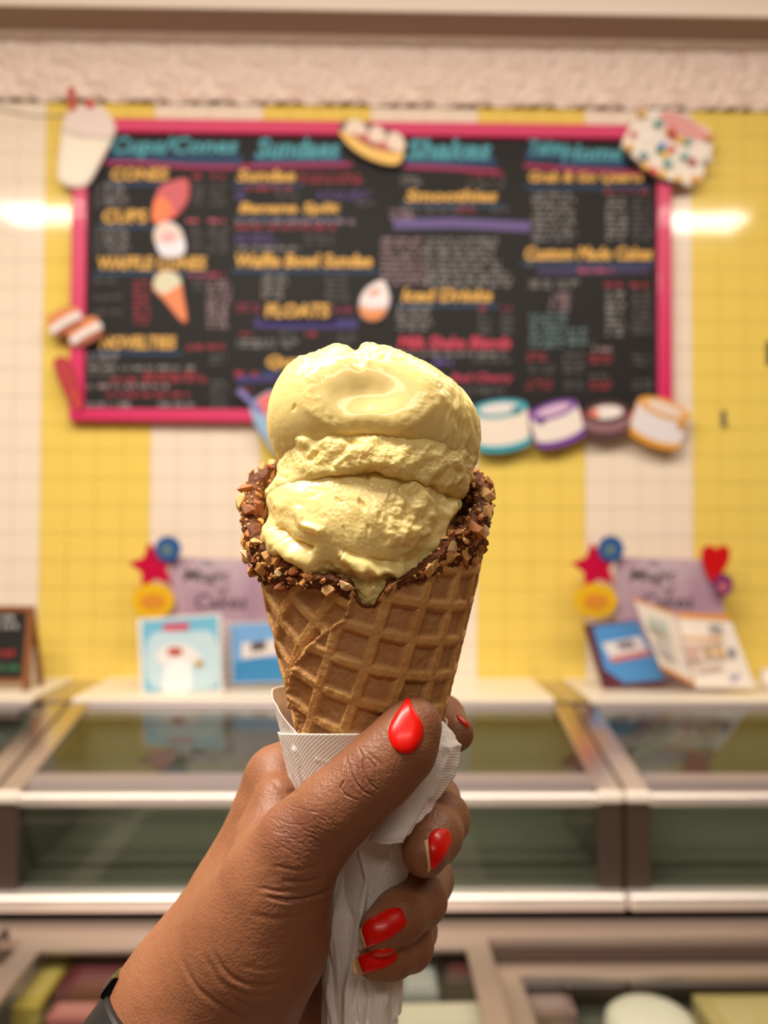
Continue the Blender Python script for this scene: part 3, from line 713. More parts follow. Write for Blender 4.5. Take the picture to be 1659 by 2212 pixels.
# ================================================================== things standing on the worktops
def poly_slab(name, pts, Y, th, col, parent, rough=.4, bevel=.0015, sm=False, mat=None):
    pts = smooth_poly(pts, 4) if sm else pts
    W = [on_y(a, b, Y) for a, b in pts]
    W = [(w[0], max(w[2], SZ + .0005)) for w in W]
    return slab(name, W, Y, Y + th, mat or M('print_%d_%d_%d' % col, col, rough), parent, bevel)
star = lambda cx, cy, r, rot=-90, k=.48: [(cx + (r if i % 2 == 0 else r * k) * math.cos(math.radians(rot + 36 * i)), cy + (r if i % 2 == 0 else r * k) * math.sin(math.radians(rot + 36 * i))) for i in range(10)]
def sign(label, x0, x1, dx, heart):
    Y = 3.20
    r = empty('cake_sign', (on_y((x0 + x1) / 2, 1400, Y)[0], Y, SZ), label, 'sign', 'cake signs on the worktops')
    m = M('lilac_print', (204, 186, 196), .35, var=(3.2, (146, 100, 136), .22))
    b = poly_slab('panel', [(x0, 1203), (x1, 1210), (x1 + 4, 1490), (x0, 1490)], Y, .012, None, r, mat=m)
    for s, a in (('The', (x0 + 70, 1212, x0 + 95, 1224)), ('Magic', (x0 + 30, 1228, x0 + 132, 1264)), ('of', (x0 + 104, 1266, x0 + 128, 1280)), ('Cakes', (x0 + 56, 1282, x0 + 168, 1316))):
        board_text(s, *a, (66, 50, 62), .2, .012, Y, r, 'lettering', .0012)
    poly_slab('star_balloon', star(x0 - 36 + dx, 1224, 54, -100, .52), Y - .022, .02, (190, 10, 60), r, .3)
    o = poly_slab('blue_balloon', ell(x0 - 4 + dx, 1186, 28, 28), Y - .034, .012, (30, 84, 150), r, .3, sm=True)
    poly_slab('balloon_print', ell(x0 - 6 + dx, 1188, 14, 14), Y - .036, .003, (96, 120, 130), r, .3, sm=True)
    poly_slab('yellow_balloon', ell(x0 - 36 + dx, 1298, 46, 38), Y - .034, .012, (226, 180, 30), r, .3, sm=True)
    poly_slab('balloon_print', ell(x0 - 36 + dx, 1300, 28, 18), Y - .036, .003, (214, 140, 50), r, .3, sm=True)
    if heart:
        poly_slab('heart_balloon', [(x1 - 44, 1196), (x1 - 36, 1180), (x1 - 20, 1180), (x1 - 12, 1188), (x1 - 2, 1178), (x1 + 14, 1186), (x1 + 12, 1214), (x1 - 4, 1240), (x1 - 24, 1256), (x1 - 40, 1224)], Y - .022, .02, (200, 16, 24), r, .3, sm=True)
        poly_slab('purple_balloon', ell(x1 + 2, 1264, 20, 24), Y - .034, .012, (124, 50, 110), r, .3, sm=True)
        poly_slab('balloon_print', ell(x1, 1268, 10, 10), Y - .036, .003, (190, 110, 120), r, .3, sm=True)
    return r
sign('lilac cake sign with star and round balloons, left of the cone', 366, 606, 0, False)
sign('lilac cake sign with heart balloon, at the right behind the open booklet', 1330, 1562, -6, True)
def book(label, outline, Y, th, col, layers):
    W = [on_y(a, b, Y) for a, b in outline]
    r = empty('catalogue', (np.mean([w[0] for w in W]), Y + th, SZ), label, 'book', 'catalogues on the worktops')
    poly_slab('cover', outline, Y, th, col, r)
    for k, (n, p, c_, s) in enumerate(layers): poly_slab(n, p, Y - .002 - .001 * k, .003, c_, r, .3, .0006, s)
    return r
bk = book('light blue cake catalogue standing nearest the left edge of the lilac sign', [(296, 1338), (476, 1326), (482, 1494), (304, 1502)], 3.04, .02, (232, 228, 224), [
    ('page', [(306, 1342), (470, 1330), (474, 1488), (312, 1496)], (120, 190, 222), False), ('title_print', [(352, 1348), (408, 1344), (408, 1362), (352, 1364)], (206, 90, 110), False),
    ('picture', [(322, 1376), (400, 1366), (462, 1372), (466, 1480), (330, 1486)], (196, 222, 234), True), ('cake_print', [(336, 1420), (352, 1398), (380, 1392), (420, 1402), (432, 1430), (390, 1440), (350, 1436)], (236, 232, 232), True),
    ('topping_print', ell(378, 1408, 17, 10), (190, 84, 66), True), ('cream_print', [(356, 1446), (378, 1428), (404, 1432), (414, 1468), (404, 1494), (356, 1494)], (244, 244, 246), True), ('gold_print', ell(430, 1434, 10, 8), (190, 156, 80), True)])
for k in range(9):
    c = on_y(484, 1344 + k * 17, 3.045)
    ring = [c + np.array([.012 * math.cos(t), .012 * math.sin(t), .002 * math.sin(t)]) for t in np.linspace(0, 2 * PI, 12, endpoint=False)]
    tube('binding_ring', ring, .0025, m_steel_soft, bk, 6, True)
book('blue catalogue with white label, right of the spiral bound one and partly behind the cone', [(490, 1346), (640, 1340), (644, 1476), (496, 1482)], 3.10, .02, (196, 190, 188), [
    ('page', [(498, 1350), (634, 1344), (638, 1472), (503, 1477)], (120, 170, 222), False), ('sea_print', [(506, 1430), (560, 1418), (636, 1426), (637, 1470), (504, 1474)], (64, 136, 190), False),
    ('label_print', [(522, 1390), (616, 1378), (616, 1412), (522, 1424)], (226, 216, 216), False), ('photo_print', [(542, 1388), (574, 1384), (574, 1404), (542, 1408)], (90, 80, 76), False)])
book('blue catalogue leaning behind the open white booklet', [(1262, 1350), (1378, 1340), (1436, 1480), (1304, 1488)], 3.09, .02, (92, 40, 56), [
    ('page', [(1280, 1354), (1378, 1342), (1436, 1468), (1350, 1476), (1306, 1446)], (84, 150, 214), False), ('label_print', [(1300, 1390), (1384, 1374), (1404, 1414), (1320, 1428)], (226, 222, 226), False),
    ('photo_print', [(1330, 1388), (1364, 1382), (1374, 1398), (1340, 1404)], (140, 130, 134), False), ('stripe_print', [(1318, 1420), (1402, 1404), (1404, 1416), (1322, 1432)], (206, 120, 124), False)])
# open booklet: two pages meeting in a fold
r = empty('open_booklet', (on_y(1500, 1490, 3.05)[0], 3.05, SZ), 'open white booklet with orange edges standing in front of the right sign', 'booklet')
def quad_page(name, pts, ys, mat, th=.006):
    W = [on_y(a, b, y) for (a, b), y in zip(pts, ys)]
    W = [np.array([w[0], w[1], max(w[2], SZ + .0005)]) for w in W]
    B = [w + np.array([0, th, 0]) for w in W]
    return wmesh(name, W + B, [[0, 1, 2, 3], [7, 6, 5, 4]] + [[i, i + 4, (i + 1) % 4 + 4, (i + 1) % 4] for i in range(4)], mat, r)
m_paper = M('booklet_paper', (236, 226, 216), .4); m_or = M('orange_print', (226, 150, 62), .4)
quad_page('page', [(1370, 1298), (1458, 1328), (1500, 1482), (1428, 1442)], [3.00, 3.06, 3.02, 2.98], m_paper)
quad_page('page', [(1462, 1328), (1576, 1334), (1632, 1486), (1504, 1486)], [3.06, 3.02, 2.99, 3.02], m_paper)
quad_page('orange_edge', [(1366, 1290), (1456, 1322), (1458, 1330), (1369, 1300)], [2.999, 3.059, 3.059, 2.999], m_or)
quad_page('orange_edge', [(1464, 1324), (1574, 1329), (1578, 1340), (1464, 1335)], [3.057, 3.016, 3.014, 3.057], m_or)
quad_page('orange_edge', [(1428, 1436), (1500, 1474), (1500, 1482), (1428, 1444)], [2.978, 3.018, 3.018, 2.978], m_or)
for pts, col in (([(1398, 1330), (1440, 1346), (1446, 1370), (1404, 1352)], (186, 196, 184)), ([(1412, 1376), (1450, 1392), (1458, 1426), (1422, 1406)], (196, 190, 186)), ([(1474, 1374), (1560, 1376), (1562, 1386), (1476, 1384)], (232, 190, 150)),
                 ([(1530, 1350), (1558, 1351), (1562, 1362), (1532, 1362)], (140, 136, 140)), ([(1484, 1396), (1508, 1396), (1512, 1424), (1488, 1424)], (222, 180, 170)), ([(1520, 1400), (1536, 1400), (1540, 1418), (1524, 1418)], (200, 160, 100)), ([(1544, 1400), (1562, 1400), (1566, 1420), (1548, 1420)], (226, 180, 120)), ([(1570, 1400), (1586, 1400), (1592, 1418), (1574, 1418)], (150, 146, 150)), ([(1576, 1456), (1600, 1456), (1606, 1472), (1580, 1474)], (186, 180, 196)), ([(1500, 1436), (1560, 1436), (1564, 1444), (1502, 1444)], (222, 196, 190))):
    yy = 2.985 if pts[0][0] < 1460 else 3.0
    quad_page('page_print', pts, [yy - .003 if pts[0][0] < 1460 else 3.012 - .01] * 4, M('print_%d_%d_%d' % col, col, .5), .002)
# small A-frame chalkboard at the left edge
e = empty('easel_chalkboard', (on_y(0, 1490, 3.10)[0], 3.10, SZ), 'small black A-frame chalkboard with wooden legs at the left edge', 'chalkboard')
m_wood = M('brown_wood', (150, 96, 56), .5, var=(20, (126, 76, 42), .3))
poly_slab('writing_panel', [(-90, 1322), (62, 1322), (54, 1468), (-90, 1468)], 3.05, .012, (30, 28, 28), e, .6)
for p, Y in (([(58, 1314), (72, 1314), (62, 1494), (46, 1494)], 3.045), ([(-104, 1314), (-90, 1314), (-90, 1494), (-106, 1494)], 3.045), ([(64, 1318), (74, 1318), (92, 1480), (80, 1480)], 3.16), ([(-100, 1318), (-92, 1318), (-110, 1480), (-120, 1480)], 3.16)):
    poly_slab('leg', p, Y, .016, None, e, mat=m_wood)
poly_slab('top_rail', [(-104, 1308), (72, 1310), (72, 1322), (-104, 1320)], 3.043, .02, None, e, mat=m_wood)
poly_slab('bottom_rail', [(-100, 1466), (60, 1466), (60, 1476), (-100, 1476)], 3.043, .02, None, e, mat=m_wood)
scribble(-80, 1326, 60, 1362, 2, (206, 206, 206), Y=3.05, parent=e, name='chalk_lines'); scribble(-80, 1400, 36, 1422, 1, (206, 40, 50), Y=3.05, parent=e, name='chalk_lines'); scribble(-80, 1432, 40, 1452, 1, (60, 130, 80), Y=3.05, parent=e, name='chalk_lines')
c = on_y(1662, 1440, 3.06)
pc = empty('paper_cup', (c[0], 3.06, SZ), 'small white paper cup at the right edge on the worktop', 'cup')
lathe('cup_wall', [(.001, 0), (.022, 0), (.03, .075), (.028, .075), (.021, .004)], (c[0], 3.06, SZ + .0005), m_white, pc, 24)
lathe('rolled_rim', [(.029, .073), (.0325, .074), (.0325, .078), (.029, .079), (.028, .076), (.029, .073)], (c[0], 3.06, SZ + .0005), m_white, pc, 24)
# ================================================================== the ice cream cone (camera-aligned metres, then turned into world space)
DC = 0.26; SP = DC / FPX                          # distance of the cone's axis, metres per pixel there
AX = (791 - CXP) * SP; YAP = -(2220 - CYP) * SP; TAN = .239
def rcone(y):
    a = TAN * (y - YAP); c = .0372; k = .005
    h = np.clip(.5 + .5 * (c - a) / k, 0, 1)
    return c * (1 - h) + a * h - k * h * (1 - h)
def y_at(py, th):                                 # height of pixel row py on the cone surface at angle th (0 faces the camera, + to the right)
    y = -(py - CYP) * SP
    for _ in range(3): y = -(py - CYP) / FPX * (DC - rcone(y) * np.cos(th))
    return y
TOPT = np.array([(-180, 1000), (-120, 1008), (-100, 1040), (-90, 1075), (-75, 1125), (-60, 1168), (-45, 1208), (-30, 1238), (-15, 1250), (-6, 1262), (-1, 1305), (5, 1308), (11, 1262), (20, 1248), (30, 1222), (38, 1188), (46, 1160), (60, 1130), (75, 1095), (90, 1060), (110, 1020), (180, 1000)], float)
LOWT = np.array([(-180, 1190), (-100, 1205), (-90, 1225), (-70, 1258), (-45, 1268), (-20, 1276), (-6, 1284), (-1, 1312), (5, 1315), (12, 1275), (30, 1250), (50, 1228), (70, 1215), (90, 1206), (180, 1190)], float)
def f_top(th): return y_at(np.interp(np.degrees(th), TOPT[:, 0], TOPT[:, 1]), th)
def f_low(th): return y_at(np.interp(np.degrees(th), LOWT[:, 0], LOWT[:, 1]), th)
cone_root = empty('ice_cream_cone', P(791, 2215, DC), 'waffle cone with nut-studded chocolate rim and two scoops of pale yellow ice cream', 'ice cream cone')

# ---- waffle
def wf_mat():
    m = M('baked_waffle', (196, 146, 84), .62, spec=.35, sss=.08, sss_scale=.002, bump=[('noise', 900, .35, .0006), ('voronoi', 1500, .25, .0004)])
    nt = m.node_tree; b = nt.nodes['Principled BSDF']
    at = nt.nodes.new('ShaderNodeAttribute'); at.attribute_name = 'rib'
    tc = nt.nodes.new('ShaderNodeTexCoord'); n = nt.nodes.new('ShaderNodeTexNoise'); n.inputs['Scale'].default_value = 70; n.inputs['Detail'].default_value = 5
    nt.links.new(tc.outputs['Object'], n.inputs['Vector'])
    mx = nt.nodes.new('ShaderNodeMix'); mx.data_type = 'RGBA'; mx.inputs[6].default_value = lin((196, 148, 98)); mx.inputs[7].default_value = lin((220, 170, 104))
    nt.links.new(at.outputs['Fac'], mx.inputs[0])
    m2 = nt.nodes.new('ShaderNodeMix'); m2.data_type = 'RGBA'; m2.inputs[7].default_value = lin((176, 116, 58))
    r = nt.nodes.new('ShaderNodeMapRange'); r.inputs[1].default_value = .46; r.inputs[2].default_value = .74; r.inputs[4].default_value = .75
    nt.links.new(n.outputs['Fac'], r.inputs[0]); nt.links.new(r.outputs[0], m2.inputs[0])
    nt.links.new(mx.outputs[2], m2.inputs[6]); nt.links.new(m2.outputs[2], b.inputs['Base Color'])
    return m
nth, nv = 760, 330
th = np.linspace(-PI, PI, nth, endpoint=False)
tp = f_top(th); yb = YAP + .004
T, V = np.meshgrid(th, np.linspace(0, 1, nv))
Yv = yb + (tp[None, :] - yb) * V
th_, y_ = T.ravel(), Yv.ravel(); r0 = rcone(y_)
px, py = l2p(np.stack([AX + r0 * np.sin(th_), y_, DC - r0 * np.cos(th_)], 1))
front = np.cos(th_) > -.25
seam = np.array([(1200, 760), (1290, 756), (1308, 752), (1335, 742), (1352, 716), (1369, 692), (1398, 664), (1423, 645), (1470, 630), (1520, 630), (1571, 648), (1640, 670), (1800, 715), (2220, 791)], float)
sx = np.interp(py, seam[:, 0], seam[:, 1]) + 5 * perlin(np.stack([py / 16, py * 0, py * 0], 1)) + 3 * perlin(np.stack([py / 6, py * 0 + 5, py * 0], 1))
over = np.where(front, px - sx, 400)              # >0: outer wrap
over = np.where((~front) & (th_ < 0), -400, over)
def waffle(beta, ox, oy, pitch=.0106):
    sn = math.sin(math.atan(TAN)); rho = (y_ - YAP) / math.cos(math.atan(TAN)); ph = th_ * sn
    X, Yq = rho * np.sin(ph), rho * np.cos(ph)
    c, s = math.cos(beta), math.sin(beta)
    u, w = (X * c - Yq * s + ox) / pitch, (X * s + Yq * c + oy) / pitch
    du, dw = np.abs(u - np.round(u)) * pitch, np.abs(w - np.round(w)) * pitch
    wob = .00025 * perlin(np.stack([X * 300, Yq * 300, X * 0], 1))
    prof = lambda d: sstep(.0022, .0009, d + wob)
    return np.maximum(prof(du), prof(dw))
ribR, ribL = waffle(math.radians(17), .0032, .0008), waffle(math.radians(34), .0016, .0038)
w = sstep(-3, 3, over); rib = ribL * (1 - w) + ribR * w
hgt = rib * .00125
hgt += np.where(front, -.0016 * (1 - sstep(-3, 3, over)), 0)                    # inner wrap sits lower
hgt += np.where(front, .0009 * np.exp(-((over - 8) / 8) ** 2) * (1 + .8 * perlin(np.stack([py / 9, px / 20, py * 0], 1))), 0)
pp = np.stack([th_ * .03, y_, th_ * 0], 1)
hgt += .0002 * fbm(pp * 400, 3) + .0002 * ridged(pp * 900, 2)
r1 = r0 + hgt
O = np.stack([AX + r1 * np.sin(th_), y_, DC - r1 * np.cos(th_)], 1)
fo = grid_faces(nth, nv, True)
ni = 40                                           # inner wall, coarse in height, shares the rim
Vi = np.linspace(0, 1, ni)[::-1]
Ti, VV = np.meshgrid(th, Vi); Yi = yb + .004 + (tp[None, :] - yb - .0045) * VV
ri = np.maximum(rcone(Yi) - .0028, .0004)
I = np.stack([AX + ri * np.sin(Ti), Yi, DC - ri * np.cos(Ti)], -1).reshape(-1, 3)
base = len(O); allv = np.concatenate([O, I])
fi = grid_faces(nth, ni, True) + base
k = np.arange(nth); k2 = (k + 1) % nth
rimf = np.stack([(nv - 1) * nth + k, (nv - 1) * nth + k2, base + k2, base + k], 1)
wf = np.concatenate([fo, rimf, fi])
wob = wmesh('waffle_cone', l2w(allv), wf, wf_mat(), cone_root, True)
add_attr(wob, 'rib', np.concatenate([rib, np.zeros(len(I)) + .3]))

# ---- chocolate dip over the rim
m_choc = M('milk_chocolate', (118, 66, 30), .6, spec=.25, bump=[('noise', 420, .7, .002), ('noise', 1500, .4, .0006)], var=(160, (86, 46, 22), .25))
nth2, ns = 420, 46
th2 = np.linspace(-PI, PI, nth2, endpoint=False); tp2 = f_top(th2); lw2 = f_low(th2)
lw2 = np.minimum(lw2, tp2 - .0006)
jit = .0011 * perlin(np.stack([th2 * 9, th2 * 0, th2 * 0], 1)) + .0006 * perlin(np.stack([th2 * 28, th2 * 0, th2 * 0], 1))
thick = sstep(.0004, .003, tp2 - lw2)
rows = []
for s in np.linspace(0, 1, ns):
    if s < .45: u = s / .45; y = lw2 + jit + (tp2 - lw2 - jit) * u; off = .0002 + (.0016 * sstep(0, .25, u)) * thick
    elif s < .6: a = (s - .45) / .15 * PI; y = tp2 + .0016 * thick * math.sin(a); off = -.0008 + .0026 * math.cos(a) * thick
    else: u = (s - .6) / .4; y = tp2 - .018 * u; off = -.0034 * np.ones_like(th2) * (.3 + .7 * thick)
    r_ = rcone(np.minimum(y, tp2)) + off
    rows.append(np.stack([AX + r_ * np.sin(th2), y, DC - r_ * np.cos(th2)], 1))
cv = np.concatenate(rows); cf = grid_faces(nth2, ns, True)
nrm = vnormals(cv, cf)
cv = cv + nrm * ((.0010 * fbm(cv * 300, 3) + .0007 * ridged(cv * 600, 2)) * np.tile(.25 + .75 * thick, ns))[:, None]
choc = wmesh('chocolate_coating', l2w(cv), cf, m_choc, cone_root, True)

# ---- chopped nuts pressed into the chocolate
m_nut = [M('chopped_nut_%d' % i, c, .42, spec=.4, sss=.1, sss_scale=.002, bump=[('noise', 700, .3, .0006)]) for i, c in enumerate([(208, 146, 78), (224, 172, 104), (184, 114, 54), (234, 198, 142), (152, 88, 40)])]
nut_me = []
for i in range(10):
    bm = bmesh.new()
    sc = np.array([1.0, random.uniform(.55, .85), random.uniform(.4, .65)])
    for _ in range(15):
        d = rng.normal(size=3); d /= np.linalg.norm(d); bm.verts.new(Vector(d * sc * rng.uniform(.8, 1.1)))
    r_ = bmesh.ops.convex_hull(bm, input=bm.verts)
    bmesh.ops.delete(bm, geom=[v for v in bm.verts if not v.link_faces], context='VERTS')
    me = bpy.data.meshes.new('nut_piece'); bm.to_mesh(me); bm.free(); me.materials.append(m_nut[i % 5]); nut_me.append(me)
Wc = l2w(cv).reshape(ns, nth2, 3); Nw = vnormals(l2w(cv), cf).reshape(ns, nth2, 3)
if np.sum(Nw[ns // 4] * (Wc[ns // 4] - Wc[ns // 4].mean(0)), 1).mean() < 0: Nw = -Nw
choc_o = org(choc); count = 0; placed = []
while count < 298:
    j = int(rng.integers(nth2)); t = math.degrees(th2[j])
    dens = 1.0 if (t < -42 or t > 48) else (.55 if (t < -24 or t > 30) else .06)
    if abs(t) > 150: dens = .12
    if rng.random() > dens or thick[j] < .7: continue
    u = rng.random()
    w_ = rng.random(); i = int((.02 + .40 * u) * ns) if w_ < .58 else int((.42 + .20 * u) * ns) if w_ < .84 else int((.60 + .22 * u) * ns)
    p = Wc[i, j]; sz = float(np.clip(rng.lognormal(math.log(.0020), .36), .0010, .0040))
    if any(np.linalg.norm(p - q) < .52 * (sz + s_) for q, s_ in placed): 
        if rng.random() > .04: continue
    placed.append((p, sz))
    o = bpy.data.objects.new('nut_piece', nut_me[int(rng.choice(10, p=[.13, .12, .1, .08, .08, .13, .12, .1, .06, .08]))]); COL.objects.link(o); o.parent = choc
    o.location = p + Nw[i, j] * sz * .12 - choc_o
    q = Vector(Nw[i, j]).to_track_quat('Z', 'Y').to_euler(); o.rotation_euler = (q.x + rng.normal() * .35, q.y + rng.normal() * .35, q.z)
    o.rotation_euler.rotate_axis('Z', rng.uniform(0, 6.28)); o.scale = (sz, sz, sz)
    count += 1

# fine nut crumbs between the pieces
cr_v, cr_f = [], []
for _ in range(900):
    j = int(rng.integers(nth2)); t = math.degrees(th2[j])
    if thick[j] < .5 or (-22 < t < 28 and rng.random() < .8): continue
    i = int(rng.integers(1, int(.8 * ns))); sz = rng.uniform(.0003, .0009)
    b_ = len(cr_v) * 6; d_ = rng.normal(size=(3, 3)); q_, _r = np.linalg.qr(d_)
    p = Wc[i, j] + Nw[i, j] * sz * .3
    cr_v.append(np.concatenate([p + q_ * sz * rng.uniform(.6, 1, (3, 1)), p - q_ * sz * rng.uniform(.6, 1, (3, 1))]))
    for a_, c_, e_ in ((0, 1, 2), (1, 3, 2), (3, 4, 2), (4, 0, 2), (1, 0, 5), (3, 1, 5), (4, 3, 5), (0, 4, 5)): cr_f.append([a_ + b_, c_ + b_, e_ + b_])
tag(wmesh('nut_crumbs', np.concatenate(cr_v), np.array(cr_f), m_nut[1], choc), kind='stuff')

# ---- scoops
def ice_mat():
    m = M('vanilla_ice_cream', (255, 228, 152), .3, spec=.45, sss=.5, sss_scale=.005, sss_r=(1, .68, .36), coat=.5, coat_rough=.07, bump=[('noise', 260, .10, .0012), ('noise', 2000, .04, .0003)])
    nt = m.node_tree; b = nt.nodes['Principled BSDF']
    at = nt.nodes.new('ShaderNodeAttribute'); at.attribute_name = 'rough'
    r = nt.nodes.new('ShaderNodeMapRange'); r.inputs[3].default_value = .36; r.inputs[4].default_value = .55
    nt.links.new(at.outputs['Fac'], r.inputs[0]); nt.links.new(r.outputs[0], b.inputs['Roughness'])
    c2 = nt.nodes.new('ShaderNodeMapRange'); c2.inputs[3].default_value = .65; c2.inputs[4].default_value = .12
    nt.links.new(at.outputs['Fac'], c2.inputs[0]); nt.links.new(c2.outputs[0], b.inputs['Coat Weight'])
    return m
m_ice = ice_mat()
_bm = bmesh.new(); bmesh.ops.create_icosphere(_bm, subdivisions=8, radius=1.0)
ICO_V = np.array([v.co[:] for v in _bm.verts]); ICO_F = np.array([[v.index for v in f.verts] for f in _bm.faces], np.int32); _bm.free()
def blob(name, outline, c, d, front_r, back_r, pw, disp, tilt=0.0):
    """scoop whose silhouette follows the outline; disp(px,py,v,n,front) -> (offset, roughness)"""
    D = ICO_V
    dx, dy, dz = D[:, 0], D[:, 1], D[:, 2]                 # +z towards the camera
    ang = np.arctan2(dy, dx); sp = np.hypot(dx, dy)
    o = np.array(outline, float); oa = np.arctan2(-(o[:, 1] - c[1]), o[:, 0] - c[0]); orr = np.hypot(o[:, 0] - c[0], o[:, 1] - c[1])
    i = np.argsort(oa); oa, orr = oa[i], orr[i]
    grid = np.linspace(-PI, PI, 720, endpoint=False)
    R = np.interp(grid, np.concatenate([oa - 2 * PI, oa, oa + 2 * PI]), np.tile(orr, 3))
    ker = np.exp(-(np.arange(-12, 13) / 5.0) ** 2); ker /= ker.sum()
    R1 = np.convolve(np.concatenate([R[-12:], R, R[:12]]), ker, 'valid')
    kb = np.exp(-(np.arange(-150, 151) / 60.0) ** 2); kb /= kb.sum()
    R2 = np.convolve(np.concatenate([R[-150:], R, R[:150]]), kb, 'valid')
    g2 = np.concatenate([grid, [PI]])
    Ra, Rb = np.interp(ang, g2, np.append(R1, R1[0])), np.interp(ang, g2, np.append(R2, R2[0]))
    e = sp ** 3; r_ = (Rb * (1 - e) + Ra * e) * d / FPX
    cz = np.sign(dz) * np.abs(dz) ** pw
    rad = np.sqrt(np.maximum(0, 1 - np.abs(cz) ** (2 / pw)))
    ctr = loc_(c[0], c[1], d)
    v = np.stack([ctr[0] + r_ * sp * (dx / (sp + 1e-9)), ctr[1] + r_ * sp * (dy / (sp + 1e-9)), ctr[2] - np.where(dz > 0, front_r, back_r) * cz], 1)
    v[:, 2] += tilt * (v[:, 1] - ctr[1])
    n = vnormals(v, ICO_F)
    if np.sum(n * (v - ctr)) < 0: n = -n
    px, py = l2p(v)
    off, rg = disp(px, py, v, n, dz)
    v = v + n * off[:, None]
    n2 = vnormals(v, ICO_F)
    ob = wmesh(name, l2w(v), ICO_F if np.sum(vnormals(v, ICO_F) * (v - ctr)) > 0 else ICO_F[:, ::-1].copy(), m_ice, cone_root, True)
    add_attr(ob, 'rough', rg)
    return ob
def stroke(px, py, pts, wd, amp, dz, jitter=0.0, v=None):
    d_, t_, s_ = poly_dist(px + (jitter * perlin(v * 260) if jitter else 0), py + (jitter * perlin(v * 260 + 7) if jitter else 0), pts)
    return np.where(dz > -.1, amp * np.exp(-(d_ / wd) ** 2) * sstep(0, .06, t_ + .03) , 0)
def disp_upper(px, py, v, n, dz):
    fr = dz > 0
    e2 = ((px - 800) / 150) ** 2 + ((py - 838) / 98) ** 2
    o = np.where(fr, -.0046 * np.maximum(0, 1 - e2) ** 2, 0)                                   # dished face left by the scoop
    o += np.where(fr, .0003 * np.exp(-((np.sqrt(e2) - 1.0) / .08) ** 2) * sstep(840, 890, py), 0)
    o += .0007 * fbm(v * 50, 1)
    o += np.where(fr, .00005 * np.sin((px - 800) / 9 + 2 * perlin(np.stack([px / 60, py / 60, px * 0], 1))) * sstep(1.1, .6, e2), 0)  # drag marks
    right = sstep(925, 985, px) * sstep(790, 840, py)
    st = np.stack([v[:, 0] * 330, v[:, 1] * 130, v[:, 2] * 330], 1)
    o += right * (-.0010 * billow(st * .8, 2))
    left = sstep(660, 610, px) * .25
    o += left * .0003 * fbm(v * 400, 2)
    pits = np.maximum(0, perlin(v * 300 + 4) - .56); o -= .0025 * pits * sstep(.9, 1.3, e2)
    rim = sstep(790, 765, py); o += rim * .0006 * fbm(v * 260, 2)                     # torn crest
    o += stroke(px, py, [(766, 742), (770, 756), (776, 770)], 10, -.0008, dz)
    glint = np.where(fr, np.exp(-((np.sqrt(e2) - .92) / .16) ** 2), 0)
    o += glint * .00016 * fbm(v * 520, 2)
    low = sstep(930, 1000, py); o += low * .0006 * fbm(v * 300, 2)
    return o, np.clip(right * .5 + left + low * .6, 0, 1)
blob('upper_scoop', [(1032, 935), (1030, 910), (1018, 880), (1002, 855), (985, 836), (962, 818), (935, 800), (905, 785), (880, 774), (850, 762), (820, 754), (795, 750), (780, 757), (770, 764), (758, 764), (745, 758), (730, 755), (715, 754), (700, 762), (684, 772), (664, 776), (645, 778), (625, 792), (606, 820), (592, 848), (583, 880), (580, 912), (583, 945), (594, 975), (612, 1000), (650, 1006), (720, 998), (800, 992), (900, 994), (985, 1020), (1020, 1010), (1031, 970)],
     (806, 902), .257, .0310, .029, .78, disp_upper, 0.0)
def disp_skirt(px, py, v, n, dz):
    a = math.radians(38)
    q = np.stack([v[:, 0] * math.cos(a) + v[:, 1] * math.sin(a), -v[:, 0] * math.sin(a) + v[:, 1] * math.cos(a), v[:, 2]], 1)
    st = q * np.array([60, 240, 130])
    o = -.0013 * billow(st, 1) * sstep(640, 700, px) + .0009 * fbm(v * 150 + 3, 2)
    o += -.0003 * billow(v * 380 + 2, 1) + .00022 * fbm(v * 950, 2)
    o -= .0030 * np.maximum(0, perlin(v * 230 + 20) - .35)
    low = sstep(1005, 1040, py) * sstep(900, 840, np.abs(px - 740) + 740); o *= 1 - .75 * np.clip(low, 0, 1)   # smoother rolled lip below
    o += stroke(px, py, [(625, 950), (640, 945), (660, 955)], 12, .002, dz)
    o += stroke(px, py, [(582, 1062), (600, 1068), (620, 1075)], 8, .001, dz)
    return o, np.clip(.9 - .7 * low, 0, 1)
blob('scoop_skirt', [(1018, 985), (1014, 1010), (1010, 1040), (1000, 1062), (985, 1078), (950, 1084), (930, 1075), (905, 1056), (870, 1042), (830, 1037), (790, 1036), (740, 1040), (690, 1050), (650, 1064), (618, 1078), (590, 1076), (576, 1064), (596, 1046), (606, 1025), (616, 985), (620, 950), (632, 934), (660, 942), (720, 944), (800, 942), (880, 942), (950, 946), (1000, 956)],
     (806, 1004), .257, .0310, .028, .6, disp_skirt, .12)
